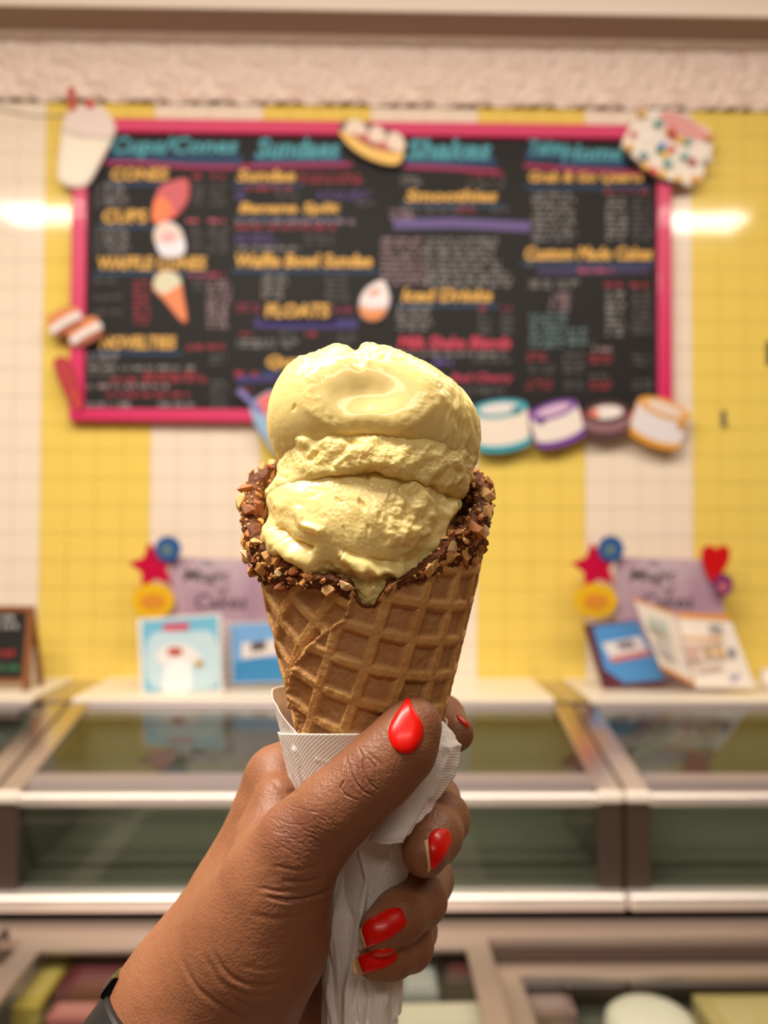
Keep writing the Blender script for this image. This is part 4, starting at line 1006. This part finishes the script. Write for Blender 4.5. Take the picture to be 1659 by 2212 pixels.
def disp_lower(px, py, v, n, dz):
    o = .0006 * fbm(v * 110 + 9, 2) + .0001 * fbm(v * 800, 2)
    o += stroke(px, py, [(582, 1150), (604, 1178), (640, 1196), (668, 1212), (690, 1250)], 15, .0030, dz, 8, v)
    o += stroke(px, py, [(600, 1140), (630, 1168), (668, 1184)], 8, -.0016, dz, 4, v)
    o += stroke(px, py, [(742, 1202), (770, 1216), (812, 1226), (858, 1232), (890, 1226)], 11, .0024, dz, 8, v)
    o += stroke(px, py, [(740, 1190), (790, 1208), (860, 1218)], 6, -.0011, dz, 3, v)
    o += stroke(px, py, [(972, 1088), (958, 1118), (946, 1156), (926, 1192), (900, 1220)], 9, .0022, dz, 6, v)
    o += stroke(px, py, [(866, 1046), (878, 1078), (882, 1110)], 7, -.0013, dz, 5, v)
    o += stroke(px, py, [(640, 1102), (652, 1130), (690, 1148)], 9, .0011, dz, 4, v)
    rgt = sstep(822, 850, px + 14 * perlin(v * 200)) * sstep(1060, 1090, py) * sstep(960, 915, px) * sstep(1215, 1165, py + (px - 850) * .35)
    rgt2 = sstep(866, 884, px) * sstep(1125, 1090, py)
    rr = np.clip(rgt + rgt2, 0, 1)
    o += rr * (-.0010 * billow(v * 150, 2) + .0010 * fbm(v * 230, 3) + .0006)
    bot = sstep(1208, 1240, py); o += bot * (-.0014 * billow(v * 190 + 3, 2) + .0006 * fbm(v * 400, 2))
    lft = sstep(640, 600, px) * .7; o += lft * .0005 * fbm(v * 250, 2)
    pits = np.maximum(0, perlin(np.stack([v[:, 0] * 330, v[:, 1] * 200, v[:, 2] * 300], 1) + 4) - .38)
    o -= .003 * pits * sstep(1180, 1140, py) * (1 - rr) * sstep(690, 720, px)
    return o, np.clip(rr * .8 + bot * .7 + lft * .4, 0, 1)
blob('lower_scoop', [(968, 1080), (974, 1092), (966, 1118), (958, 1150), (940, 1190), (905, 1222), (872, 1250), (846, 1275), (820, 1300), (804, 1312), (790, 1310), (774, 1290), (762, 1262), (720, 1252), (690, 1248), (650, 1232), (612, 1204), (586, 1168), (580, 1150), (590, 1110), (582, 1076), (602, 1044), (650, 1008), (720, 990), (800, 984), (870, 992), (930, 1022)],
     (775, 1150), .2565, .0328, .03, .62, disp_lower, .03)
def disp_drip(px, py, v, n, dz):
    return -.0006 * billow(v * 220, 2) + .0004 * fbm(v * 420, 2), np.full(len(v), .5)
blob('melting_drip', [(862, 1236), (850, 1262), (830, 1290), (816, 1314), (802, 1322), (786, 1314), (772, 1284), (750, 1262), (735, 1244), (760, 1225), (800, 1218), (840, 1222)],
     (800, 1262), .2330, .0056, .010, .7, disp_drip)

# ---- paper napkin round the cone
def paper_mat():
    m = M('white_paper_napkin', (246, 240, 234), .8, spec=.2, sss=.15, sss_scale=.002, sss_r=(1, .9, .8))
    nt = m.node_tree; b = nt.nodes['Principled BSDF']
    def wave(nm, per):
        a = nt.nodes.new('ShaderNodeAttribute'); a.attribute_name = nm
        mu = nt.nodes.new('ShaderNodeMath'); mu.operation = 'MULTIPLY'; mu.inputs[1].default_value = 2 * PI / per
        s = nt.nodes.new('ShaderNodeMath'); s.operation = 'SINE'
        nt.links.new(a.outputs['Fac'], mu.inputs[0]); nt.links.new(mu.outputs[0], s.inputs[0]); return s
    p = nt.nodes.new('ShaderNodeMath'); p.operation = 'MULTIPLY'
    nt.links.new(wave('nu', .0012).outputs[0], p.inputs[0]); nt.links.new(wave('nv', .0012).outputs[0], p.inputs[1])
    bp = nt.nodes.new('ShaderNodeBump'); bp.inputs['Strength'].default_value = .35; bp.inputs['Distance'].default_value = .00016
    nt.links.new(p.outputs[0], bp.inputs['Height']); nt.links.new(bp.outputs[0], b.inputs['Normal'])
    return m
m_paper_n = paper_mat()
nap = empty('paper_napkin', P(785, 2212, DC), 'white embossed paper napkin wrapped round the lower cone in the hand', 'napkin')
def solid(v, f, t):
    """sheet -> thin closed shell"""
    n = vnormals(v, f); k = len(v); b = v - n * t
    from collections import Counter
    ed = {}
    for q in f:
        for i in range(len(q)):
            a, c_ = int(q[i]), int(q[(i + 1) % len(q)]); key = (min(a, c_), max(a, c_))
            ed[key] = None if key in ed else (a, c_)
    side = np.array([[e[1], e[0], e[0] + k, e[1] + k] for e in ed.values() if e is not None])
    return np.concatenate([v, b]), np.concatenate([f, f[:, ::-1] + k, side])
def napkin_sheet(name, t0, t1, toptab, bottab, off, seed, folds, nt_=260, nv_=190):
    t = np.linspace(math.radians(t0), math.radians(t1), nt_)
    top = y_at(np.interp(np.degrees(t), [a for a, b in toptab], [b for a, b in toptab]), t)
    bot = -(np.interp(np.degrees(t), [a for a, b in bottab], [b for a, b in bottab]) - CYP) * SP
    bot = bot + .0012 * perlin(np.stack([t * 6, t * 0 + seed, t * 0], 1))
    T, V = np.meshgrid(t, np.linspace(0, 1, nv_)); Yq = top + (bot - top) * V
    tt, y = T.ravel(), Yq.ravel(); pyr = CYP - y / SP
    R = rcone(y) + off + .0036 * sstep(-50, -95, np.degrees(tt)) * sstep(1900, 1700, pyr) + .0018 * sstep(60, 100, np.degrees(tt)) * sstep(1850, 1700, pyr)
    mn = .0115; R = np.maximum(R, mn) + .5 * np.maximum(0, .003 - np.abs(R - mn)) ** 2 / .003
    loose = sstep(1720, 2000, pyr)
    R = R + loose * (.0012 * np.sin(4 * tt + 2.5 * y / .05 + seed) + .0006 * np.sin(9 * tt - y / .02 + seed * 2)) + .0003 * fbm(np.stack([tt * 6, y * 90, tt * 0 + seed], 1), 3)
    cx = AX - .001 * loose
    v = np.stack([cx + R * np.sin(tt), y, DC - R * np.cos(tt)], 1)
    px, py = l2p(v)
    add = np.zeros(len(v))
    for pts, wd, am in folds:
        d_, _, s_ = poly_dist(px, py, pts); add += am * np.exp(-(d_ / wd) ** 2) * (np.cos(tt) > 0)
    v[:, 0] += add * np.sin(tt); v[:, 2] -= add * np.cos(tt)
    rr = np.hypot(v[:, 0] - AX, v[:, 2] - DC); fix = np.maximum(1, (rcone(y) + .0017 + (.0009 if seed > 2 else 0)) / rr)
    v[:, 0] = AX + (v[:, 0] - AX) * fix; v[:, 2] = DC + (v[:, 2] - DC) * fix
    f = grid_faces(nt_, nv_)
    v2, f2 = solid(v, f, .00025)
    ob = wmesh(name, l2w(v2), f2, m_paper_n, nap, True)
    add_attr(ob, 'nu', np.tile(tt * .021, 2)); add_attr(ob, 'nv', np.tile(y, 2))
    return ob
FOLDS = [([(745, 1850), (735, 1940), (712, 2040), (705, 2120), (725, 2212)], 9, .0010), ([(778, 1840), (792, 1900), (782, 1960), (768, 2050), (750, 2140), (748, 2212)], 7, .0016),
         ([(800, 1830), (812, 1880), (800, 1950), (786, 2010)], 7, -.0012), ([(640, 1620), (650, 1660), (668, 1700)], 7, .0008), ([(655, 1590), (664, 1640), (680, 1680)], 5, -.0005),
         ([(690, 1640), (720, 1650), (735, 1668)], 12, .0008), ([(845, 1790), (838, 1850), (815, 1910), (800, 1930)], 5, .0012), ([(815, 1790), (835, 1810), (842, 1850)], 5, .0010),
         ([(790, 2120), (800, 2160), (795, 2212)], 6, -.0014), ([(830, 2110), (836, 2160), (850, 2200)], 5, .0009), ([(772, 2120), (765, 2170), (770, 2212)], 5, -.0014)]
napkin_sheet('inner_layer', -178, 178, [(-180, 1490), (-110, 1484), (-95, 1488), (-80, 1520), (-62, 1570), (-50, 1592), (60, 1600), (90, 1560), (180, 1500)], [(-180, 2215), (0, 2215), (60, 2190), (180, 2215)], .0011, 1.0, FOLDS, 420)
napkin_sheet('outer_layer', -100, 62, [(-100, 1582), (-60, 1582), (0, 1580), (30, 1570), (62, 1560)], [(-100, 2240), (-40, 2240), (0, 2190), (20, 2216), (62, 2196)], .0020, 4.0, FOLDS, 240)
# loose flap at the right, hanging over the fingers
outer = [(958, 1560, .2500), (982, 1588, .2490), (996, 1612, .2480), (994, 1645, .2465), (988, 1675, .2450), (962, 1712, .2420), (935, 1748, .2390), (912, 1776, .2360), (882, 1806, .2345), (868, 1822, .2350)]
inner = [(880, 1556, .2410), (890, 1585, .2385), (896, 1612, .2370), (892, 1640, .2365), (884, 1670, .2365), (862, 1706, .2370), (842, 1738, .2375), (826, 1766, .2378), (806, 1796, .2385), (795, 1815, .2390)]
nr, nc = 60, 40
A = np.array([loc_(*p) for p in outer]); B = np.array([loc_(*p) for p in inner]); tt = np.linspace(0, len(outer) - 1, nr)
A = np.stack([np.interp(tt, range(len(outer)), A[:, k]) for k in range(3)], 1); B = np.stack([np.interp(tt, range(len(outer)), B[:, k]) for k in range(3)], 1)
A[:, :2] += .0007 * np.stack([perlin(np.stack([tt * 1.7, tt * 0, tt * 0], 1)), perlin(np.stack([tt * 1.7, tt * 0 + 4, tt * 0], 1))], 1)
s_ = np.linspace(0, 1, nc)
Fv = (B[:, None] * (1 - s_)[None, :, None] + A[:, None] * s_[None, :, None])
bul = (.0022 * np.sin(s_ * PI) )[None, :] * np.ones((nr, 1)); Fv[:, :, 2] -= bul
Fv = Fv.reshape(-1, 3); px, py = l2p(Fv)
d1, _, s1 = poly_dist(px, py, [(968, 1612), (972, 1625), (955, 1660), (942, 1700), (930, 1720)])
Fv[:, 2] -= .0011 * np.exp(-(d1 / 6) ** 2); Fv[:, 2] += .0016 * sstep(0, 22, d1) * (s1 < 0) 
d1, _, _ = poly_dist(px, py, [(955, 1608), (975, 1609), (995, 1611)]); Fv[:, 2] -= .0007 * np.exp(-(d1 / 5) ** 2)
Fv[:, 2] += .0005 * fbm(Fv * 120, 3)
f = grid_faces(nc, nr, flip=False)
if vnormals(Fv, f)[:, 2].mean() > 0: f = f[:, ::-1].copy()
v2, f2 = solid(Fv, f, .00025)
fo_ = wmesh('loose_flap', l2w(v2), f2, m_paper_n, nap, True)
add_attr(fo_, 'nu', np.tile(Fv[:, 0] + Fv[:, 1] * .3, 2)); add_attr(fo_, 'nv', np.tile(Fv[:, 1] - Fv[:, 0] * .3, 2))
# ================================================================== the hand and forearm: one continuous surface grown from a distance field
def smin(a, b, k):
    h = np.clip(.5 + .5 * (b - a) / k, 0, 1)
    return b + (a - b) * h - k * h * (1 - h)
mm = .001
H = .00112
lo = np.array([-.180, -.412, .176]); hi = np.array([.044, -.044, .336])
N = np.ceil((hi - lo) / H).astype(int)
gx, gy, gz = [(lo[k] + H * np.arange(N[k])).astype(np.float32) for k in range(3)]
def field(chains, k, margin=.014):
    F = np.full(N, .03, np.float32)
    for ch in chains:
        for (p, q) in zip(ch[:-1], ch[1:]):
            a, b = loc_(*p[:3]), loc_(*q[:3]); ra, rb = p[3] * mm, q[3] * mm
            l_ = np.minimum(a - ra, b - rb) - margin; h_ = np.maximum(a + ra, b + rb) + margin
            i0 = np.clip(((l_ - lo) / H).astype(int), 0, N); i1 = np.clip(((h_ - lo) / H).astype(int) + 1, 0, N)
            if (i1 <= i0).any(): continue
            X = gx[i0[0]:i1[0], None, None]; Y = gy[None, i0[1]:i1[1], None]; Z = gz[None, None, i0[2]:i1[2]]
            e = (b - a).astype(np.float32); L = float(e @ e) + 1e-12
            t = np.clip(((X - a[0]) * e[0] + (Y - a[1]) * e[1] + (Z - a[2]) * e[2]) / L, 0, 1)
            d = np.sqrt((X - a[0] - t * e[0]) ** 2 + (Y - a[1] - t * e[1]) ** 2 + (Z - a[2] - t * e[2]) ** 2) - (ra + t * (rb - ra))
            s = tuple(slice(i0[j], i1[j]) for j in range(3))
            F[s] = smin(F[s], d.astype(np.float32), k)
    return F
thumb = [(892, 1568, .2320, 8.1), (866, 1616, .2305, 9.3), (816, 1666, .2300, 9.9), (764, 1714, .2295, 9.7), (716, 1756, .2300, 10.4), (652, 1822, .2320, 12.0), (600, 1910, .2350, 15.0), (560, 2020, .2390, 18.0)]
arm = [[(560, 2020, .2390, 18.5), (500, 2120, .2460, 20.0), (415, 2238, .2520, 22.0), (290, 2450, .2440, 24.0), (120, 2750, .2330, 27.5), (-60, 3300, .2200, 31.0), (-328, 4192, .2100, 34.0)]]
back = [[(602, 1684, .2740, 10.6), (586, 1780, .2720, 12.0), (530, 1897, .2680, 12.4), (496, 1972, .2650, 13.0), (440, 2072, .2600, 14.3), (396, 2160, .2560, 16.6), (415, 2238, .2520, 21.5)],
        [(625, 1765, .2900, 10.5), (560, 1940, .2840, 13.0), (470, 2120, .2700, 17.0)],
        [(650, 1850, .2990, 10.5), (600, 1980, .2930, 13.5), (500, 2150, .2750, 18.0)],
        [(672, 1945, .3010, 10.0), (668, 2040, .2960, 13.0), (620, 2180, .2840, 15.0), (470, 2250, .2640, 18.0)],
        [(600, 1880, .2560, 11.0), (540, 2040, .2580, 16.0)]]
F = field([thumb], .004)
F = smin(F, field(arm, .010), .010)
F = smin(F, field(back, .009), .014)
F = smin(F, field([[(600, 1730, .2560, 7.5), (585, 1800, .2520, 9.5)]], .004), .009)              # web between thumb and forefinger
fingers = [
    [(602, 1684, .2740, 10.4), (740, 1600, .2960, 9.2), (880, 1548, .3000, 8.8), (952, 1552, .2830, 7.9), (984, 1584, .2660, 6.1)],
    [(625, 1765, .2900, 10.4), (790, 1735, .3050, 9.2), (936, 1728, .2900, 8.9), (955, 1770, .2630, 8.3), (938, 1806, .2490, 7.9), (918, 1842, .2400, 6.9)],
    [(650, 1850, .2990, 10.2), (800, 1870, .3060, 9.0), (924, 1900, .2860, 8.5), (906, 1944, .2560, 8.0), (862, 1980, .2440, 7.4), (822, 2009, .2390, 6.4)],
    [(672, 1945, .3010, 9.4), (800, 1985, .3010, 8.0), (896, 2010, .2780, 7.1), (884, 2044, .2530, 6.9), (845, 2064, .2450, 6.3), (812, 2076, .2410, 5.4)]]
FF = None
for ch in fingers:
    G = field([ch], .003)
    FF = G if FF is None else np.minimum(FF, G)
F = smin(F, FF, .004)
hv, hf = surface_net(F, lo, H)
del F, FF
hv = mean_smooth(hv, hf, 2, .5)
tmp = bpy.data.objects.new('tmp', raw_mesh('tmp', hv, hf)); COL.objects.link(tmp)
md = tmp.modifiers.new('s', 'SUBSURF'); md.levels = 1; md.render_levels = 1
me = bpy.data.meshes.new_from_object(tmp.evaluated_get(bpy.context.evaluated_depsgraph_get()))
hv = np.zeros(len(me.vertices) * 3, np.float32); me.vertices.foreach_get('co', hv); hv = hv.reshape(-1, 3).astype(float)
hf = np.zeros(len(me.loops), np.int32); me.loops.foreach_get('vertex_index', hf); hf = hf.reshape(-1, 4)
bpy.data.objects.remove(tmp); bpy.data.meshes.remove(me)
px, py = l2p(hv)
_bm = bmesh.new(); _bm.from_mesh(raw_mesh('tmp', hv, hf)); _bm.faces.ensure_lookup_table()
fc = hv[hf].mean(1); fx, fy = l2p(fc); fnn = np.cross(hv[hf[:, 1]] - hv[hf[:, 0]], hv[hf[:, 2]] - hv[hf[:, 0]])
pick = (fx > 550) & (fx < 850) & (fy > 1590) & (fy < 1960) & (fc[:, 2] < .245) & (np.sum(fnn * fc, 1) < 0)
es = list({e for i in np.where(pick)[0] for e in _bm.faces[int(i)].edges})
bmesh.ops.subdivide_edges(_bm, edges=es, cuts=2, use_grid_fill=True, smooth=0)
hme = bpy.data.meshes.new('hand'); _bm.to_mesh(hme); _bm.free(); hme.update()
hv = np.zeros(len(hme.vertices) * 3, np.float32); hme.vertices.foreach_get('co', hv); hv = hv.reshape(-1, 3).astype(float)
hn = np.zeros(len(hme.vertices) * 3, np.float32); hme.vertex_normals.foreach_get('vector', hn); hn = hn.reshape(-1, 3).astype(float)
# creases and folds of the skin
px, py = l2p(hv); facing = -np.sum(hn * hv, 1) / np.linalg.norm(hv, axis=1)
fm = sstep(.05, .3, facing)
CRE = [([(774, 1616), (785, 1635), (784, 1660), (791, 1680), (802, 1696), (816, 1707)], .00042, 2.2), ([(752, 1644), (757, 1669), (769, 1691), (785, 1710), (810, 1722)], .0004, 2.2), ([(771, 1652), (774, 1674), (777, 1691)], .00028, 2.2),
       ([(749, 1630), (746, 1657), (744, 1685), (735, 1702), (746, 1718), (774, 1730)], .0003, 2.2), ([(793, 1635), (810, 1657), (813, 1680)], .00022, 2.2), ([(800, 1630), (822, 1650), (830, 1675)], .00015, 3),
       ([(577, 1938), (620, 1946), (659, 1942), (698, 1930), (726, 1914)], .0007, 4.2), ([(612, 1903), (640, 1906), (665, 1905), (700, 1896)], .0004, 4), ([(560, 1918), (600, 1926), (640, 1925)], .00025, 4), ([(590, 1870), (640, 1880), (690, 1872)], .00022, 4),
       ([(463, 2055), (478, 2090), (500, 2112), (530, 2126), (573, 2130), (620, 2122)], .0005, 4.5), ([(393, 2071), (410, 2110), (430, 2140), (463, 2165), (503, 2193), (542, 2208)], .0004, 5), ([(475, 2114), (500, 2138), (540, 2152), (573, 2153), (600, 2146)], .0004, 4.5), ([(440, 2060), (470, 2120), (520, 2170), (590, 2185)], .0003, 5), ([(540, 1975), (590, 1985), (650, 1980)], .0002, 5), ([(520, 2085), (570, 2095), (630, 2085)], .0002, 4),
       ([(588, 1684), (600, 1700), (618, 1712), (640, 1712)], .0004, 5)]
for k in range(90):                                # fine wrinkles over the thumb's knuckle
    x0, y0 = rng.normal(640, 45), rng.normal(1800, 38); a = math.radians(rng.normal(16, 14)); L = rng.uniform(14, 42)
    CRE.append(([(x0, y0), (x0 + L * .5 * math.cos(a), y0 + L * .5 * math.sin(a) + rng.normal() * 3), (x0 + L * math.cos(a), y0 + L * math.sin(a))], rng.uniform(.00004, .00009), 1.7))
for k in range(10):
    x0, y0 = rng.normal(770, 28), rng.normal(1680, 28); a = math.radians(rng.normal(70, 40)); L = rng.uniform(10, 30)
    CRE.append(([(x0, y0), (x0 + L * math.cos(a), y0 + L * math.sin(a))], rng.uniform(.00004, .00010), 1.6))
near = facing > -.1
ix = np.where(near)[0]; off = np.zeros(len(hv))
for pts, dep, wd in CRE:
    q = np.array(pts); m = ix[(px[ix] > q[:, 0].min() - 20) & (px[ix] < q[:, 0].max() + 20) & (py[ix] > q[:, 1].min() - 20) & (py[ix] < q[:, 1].max() + 20)]
    d_, t_, _ = poly_dist(px[m], py[m], pts)
    tap = np.sqrt(np.clip(np.minimum(t_, 1 - t_) * 6, 0.05, 1))
    off[m] += (-dep * np.exp(-(d_ / wd) ** 2) + .12 * dep * np.exp(-((d_ - 2.4 * wd) / wd) ** 2)) * tap * fm[m]
off += .00012 * fbm(hv * 160, 3)
hv = hv + hn * off[:, None]
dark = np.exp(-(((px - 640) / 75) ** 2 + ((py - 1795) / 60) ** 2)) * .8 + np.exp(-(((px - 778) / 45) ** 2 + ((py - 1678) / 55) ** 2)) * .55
def skin_mat():
    m = M('brown_skin', (150, 92, 58), .46, spec=.4, sss=.16, sss_scale=.003, sss_r=(1, .35, .18), bump=[('voronoi', 1150, .22, .0006), ('noise', 420, .10, .0005), ('noise', 2200, .2, .0003)])
    nt = m.node_tree; b = nt.nodes['Principled BSDF']
    tc = nt.nodes.new('ShaderNodeTexCoord'); n = nt.nodes.new('ShaderNodeTexNoise'); n.inputs['Scale'].default_value = 55; n.inputs['Detail'].default_value = 4
    nt.links.new(tc.outputs['Object'], n.inputs['Vector'])
    mx = nt.nodes.new('ShaderNodeMix'); mx.data_type = 'RGBA'; mx.inputs[6].default_value = lin((150, 100, 71)); mx.inputs[7].default_value = lin((124, 78, 53))
    nt.links.new(n.outputs['Fac'], mx.inputs[0])
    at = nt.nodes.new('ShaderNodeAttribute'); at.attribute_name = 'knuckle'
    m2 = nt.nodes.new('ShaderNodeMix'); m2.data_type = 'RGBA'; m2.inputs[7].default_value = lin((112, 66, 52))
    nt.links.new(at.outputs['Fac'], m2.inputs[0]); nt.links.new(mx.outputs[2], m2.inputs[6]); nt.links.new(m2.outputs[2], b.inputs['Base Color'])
    return m
person = empty('person', P(300, 2212, .25), 'left hand and forearm with coral red nails holding the ice cream cone', 'person')
hme.vertices.foreach_set('co', np.ascontiguousarray(l2w(hv) - org(person), np.float32).ravel()); hme.update()
hand = link_mesh('hand', hme, skin_mat(), person, True)
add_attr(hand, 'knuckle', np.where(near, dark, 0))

# ---- painted nails, laid on the finger ends
bvh = BVHTree.FromPolygons([tuple(v) for v in hv], [tuple(p.vertices) for p in hme.polygons])
m_nail = M('coral_red_polish', (216, 14, 2), .32, spec=.35, coat=.12, coat_rough=.08)
m_tip = M('bare_nail_edge', (214, 176, 128), .35, sss=.2, sss_scale=.002)
def nail(rows, mat, name='fingernail', parent=hand, up=.00075, nr=22, nc=16, edge=.00012):
    L_ = np.array([r[0] for r in rows], float); R_ = np.array([r[1] for r in rows], float); t = np.linspace(0, len(rows) - 1, nr)
    def cub(A):
        k = len(A); out = []
        for q in t:
            i = min(int(q), k - 2); u = q - i
            p0, p1, p2, p3 = A[max(i - 1, 0)], A[i], A[i + 1], A[min(i + 2, k - 1)]
            out.append(.5 * (2 * p1 + (p2 - p0) * u + (2 * p0 - 5 * p1 + 4 * p2 - p3) * u * u + (3 * p1 - p0 - 3 * p2 + p3) * u ** 3))
        return np.array(out)
    Lc, Rc = cub(L_), cub(R_); top, bot = [], []
    hits = {}
    for i in range(nr):
        for j in range(nc):
            s = j / (nc - 1); p = Lc[i] * (1 - s) + Rc[i] * s
            d = Vector(loc_(p[0], p[1], 1.0)).normalized()
            h = bvh.ray_cast(Vector((0, 0, 0)), d)
            hits[i, j] = h if h[0] is not None else None
    for i in range(nr):
        for j in range(nc):
            h = hits[i, j]; s = j / (nc - 1)
            if h is None:
                near_ = min((k for k in hits if hits[k] is not None), key=lambda k: (k[0] - i) ** 2 * 2 + (k[1] - j) ** 2)
                p = Lc[i] * (1 - s) + Rc[i] * s
                g = loc_(p[0], p[1], hits[near_][0].z + .0012); pos, nn = np.array(g), np.array(hits[near_][1])
            else: pos, nn = np.array(h[0]), np.array(h[1])
            if nn @ pos > 0: nn = -nn
            e = (1 - abs(2 * s - 1) ** 4) * (1 - (2 * i / (nr - 1) - 1) ** 8)
            top.append(pos + nn * (edge + up * e)); bot.append(pos - nn * .0006)
    v = np.concatenate([mean_smooth(np.array(top), grid_faces(nc, nr), 2, .5), np.array(bot)]); k = nr * nc
    f = grid_faces(nc, nr)
    ring = [i for i in range(nc)] + [i * nc + nc - 1 for i in range(1, nr)] + [(nr - 1) * nc + i for i in range(nc - 2, -1, -1)] + [i * nc for i in range(nr - 2, 0, -1)]
    side = np.array([[ring[q], ring[(q + 1) % len(ring)], ring[(q + 1) % len(ring)] + k, ring[q] + k] for q in range(len(ring))])
    if vnormals(v[:k], f)[:, 2].mean() > 0: f = f[:, ::-1].copy(); side = side[:, ::-1]
    else: side = side
    return wmesh(name, l2w(v), np.concatenate([f, f[:, ::-1] + k, side[:, ::-1]]), mat, parent, True)
n1 = nail([((868, 1629), (888, 1630)), ((849, 1617), (905, 1612)), ((837, 1590), (916, 1588)), ((840, 1568), (914, 1564)), ((855, 1542), (900, 1540)), ((870, 1522), (890, 1522)), ((880, 1508), (884, 1507))], m_nail, up=.0008)
n1['label'] = 'pointed coral red thumbnail'
nail([((944, 1789), (968, 1791)), ((927, 1803), (976, 1810)), ((925, 1825), (972, 1832)), ((929, 1850), (954, 1860)), ((929, 1878), (934, 1879))], m_nail)
nail([((914, 1817), (925, 1810)), ((919, 1843), (928, 1843)), ((923, 1868), (931, 1872)), ((921, 1887), (931, 1880))], m_tip, 'nail_edge', up=.0004, nr=16, nc=6)
nail([((868, 1962), (880, 1992)), ((846, 1960), (869, 2008)), ((823, 1970), (845, 2027)), ((794, 1987), (815, 2041)), ((780, 2006), (793, 2049))], m_nail)
nail([((782, 2001), (796, 2047)), ((776, 2008), (786, 2053)), ((770, 2018), (774, 2056))], m_tip, 'nail_edge', up=.0004, nr=10, nc=12)
nail([((856, 2050), (859, 2072)), ((832, 2048), (836, 2089)), ((800, 2054), (808, 2099)), ((770, 2066), (786, 2105))], m_nail)
nail([((774, 2062), (790, 2104)), ((766, 2068), (778, 2107)), ((759, 2078), (766, 2106))], m_tip, 'nail_edge', up=.0003, nr=10, nc=10)
nail([((984, 1543), (990, 1556)), ((999, 1552), (1002, 1567)), ((1011, 1563), (1012, 1575))], m_nail, up=.0005, nr=12, nc=8)

# ---- black watch strap
A_, B_ = loc_(415, 2238, .2520), loc_(290, 2450, .2440); ax = (B_ - A_) / np.linalg.norm(B_ - A_)
e2 = np.array([0, 0, -1.0]); e2 -= ax * (e2 @ ax); e2 /= np.linalg.norm(e2); e1 = np.cross(ax, e2)
if e1[0] > 0: e1 = -e1
strap = empty('watch_strap', l2w(A_ + ax * .012)[0], 'black rubber watch strap on the wrist at the bottom left corner', 'watch strap')
m_strap = M('black_rubber', (26, 26, 28), .5, spec=.4, bump=[('noise', 900, .1, .0003)])
m_shine = M('glossy_black_plastic', (10, 10, 12), .12)
def ring_band(name, s0, s1, r_in, r_out, a0, a1, mat, n=96, slope=(.07, .09)):
    V = []
    an = np.linspace(a0, a1, n)
    for a in an:
        d = math.cos(a) * e1 + math.sin(a) * e2
        for s, r_ in ((s0, r_in), (s0 + .0006, r_out - .0004), (s0 + .0016, r_out), (s1 - .0016, r_out), (s1 - .0006, r_out - .0004), (s1, r_in)):
            V.append(A_ + ax * s + d * (r_ + s * .10))
    F_ = [[i * 6 + k, i * 6 + (k + 1) % 6, (i + 1) * 6 + (k + 1) % 6, (i + 1) * 6 + k] for i in range(n - 1) for k in range(6)]
    F_ += [[k for k in range(6)][::-1], [(n - 1) * 6 + k for k in range(6)]]
    return wmesh(name, l2w(V), F_, mat, strap, False)
ring_band('band', .001, .021, .0238, .0288, -PI, PI, m_strap)
ring_band('buckle_loop', -.0042, .0035, .0258, .0304, -.30, .16, m_shine, 30)
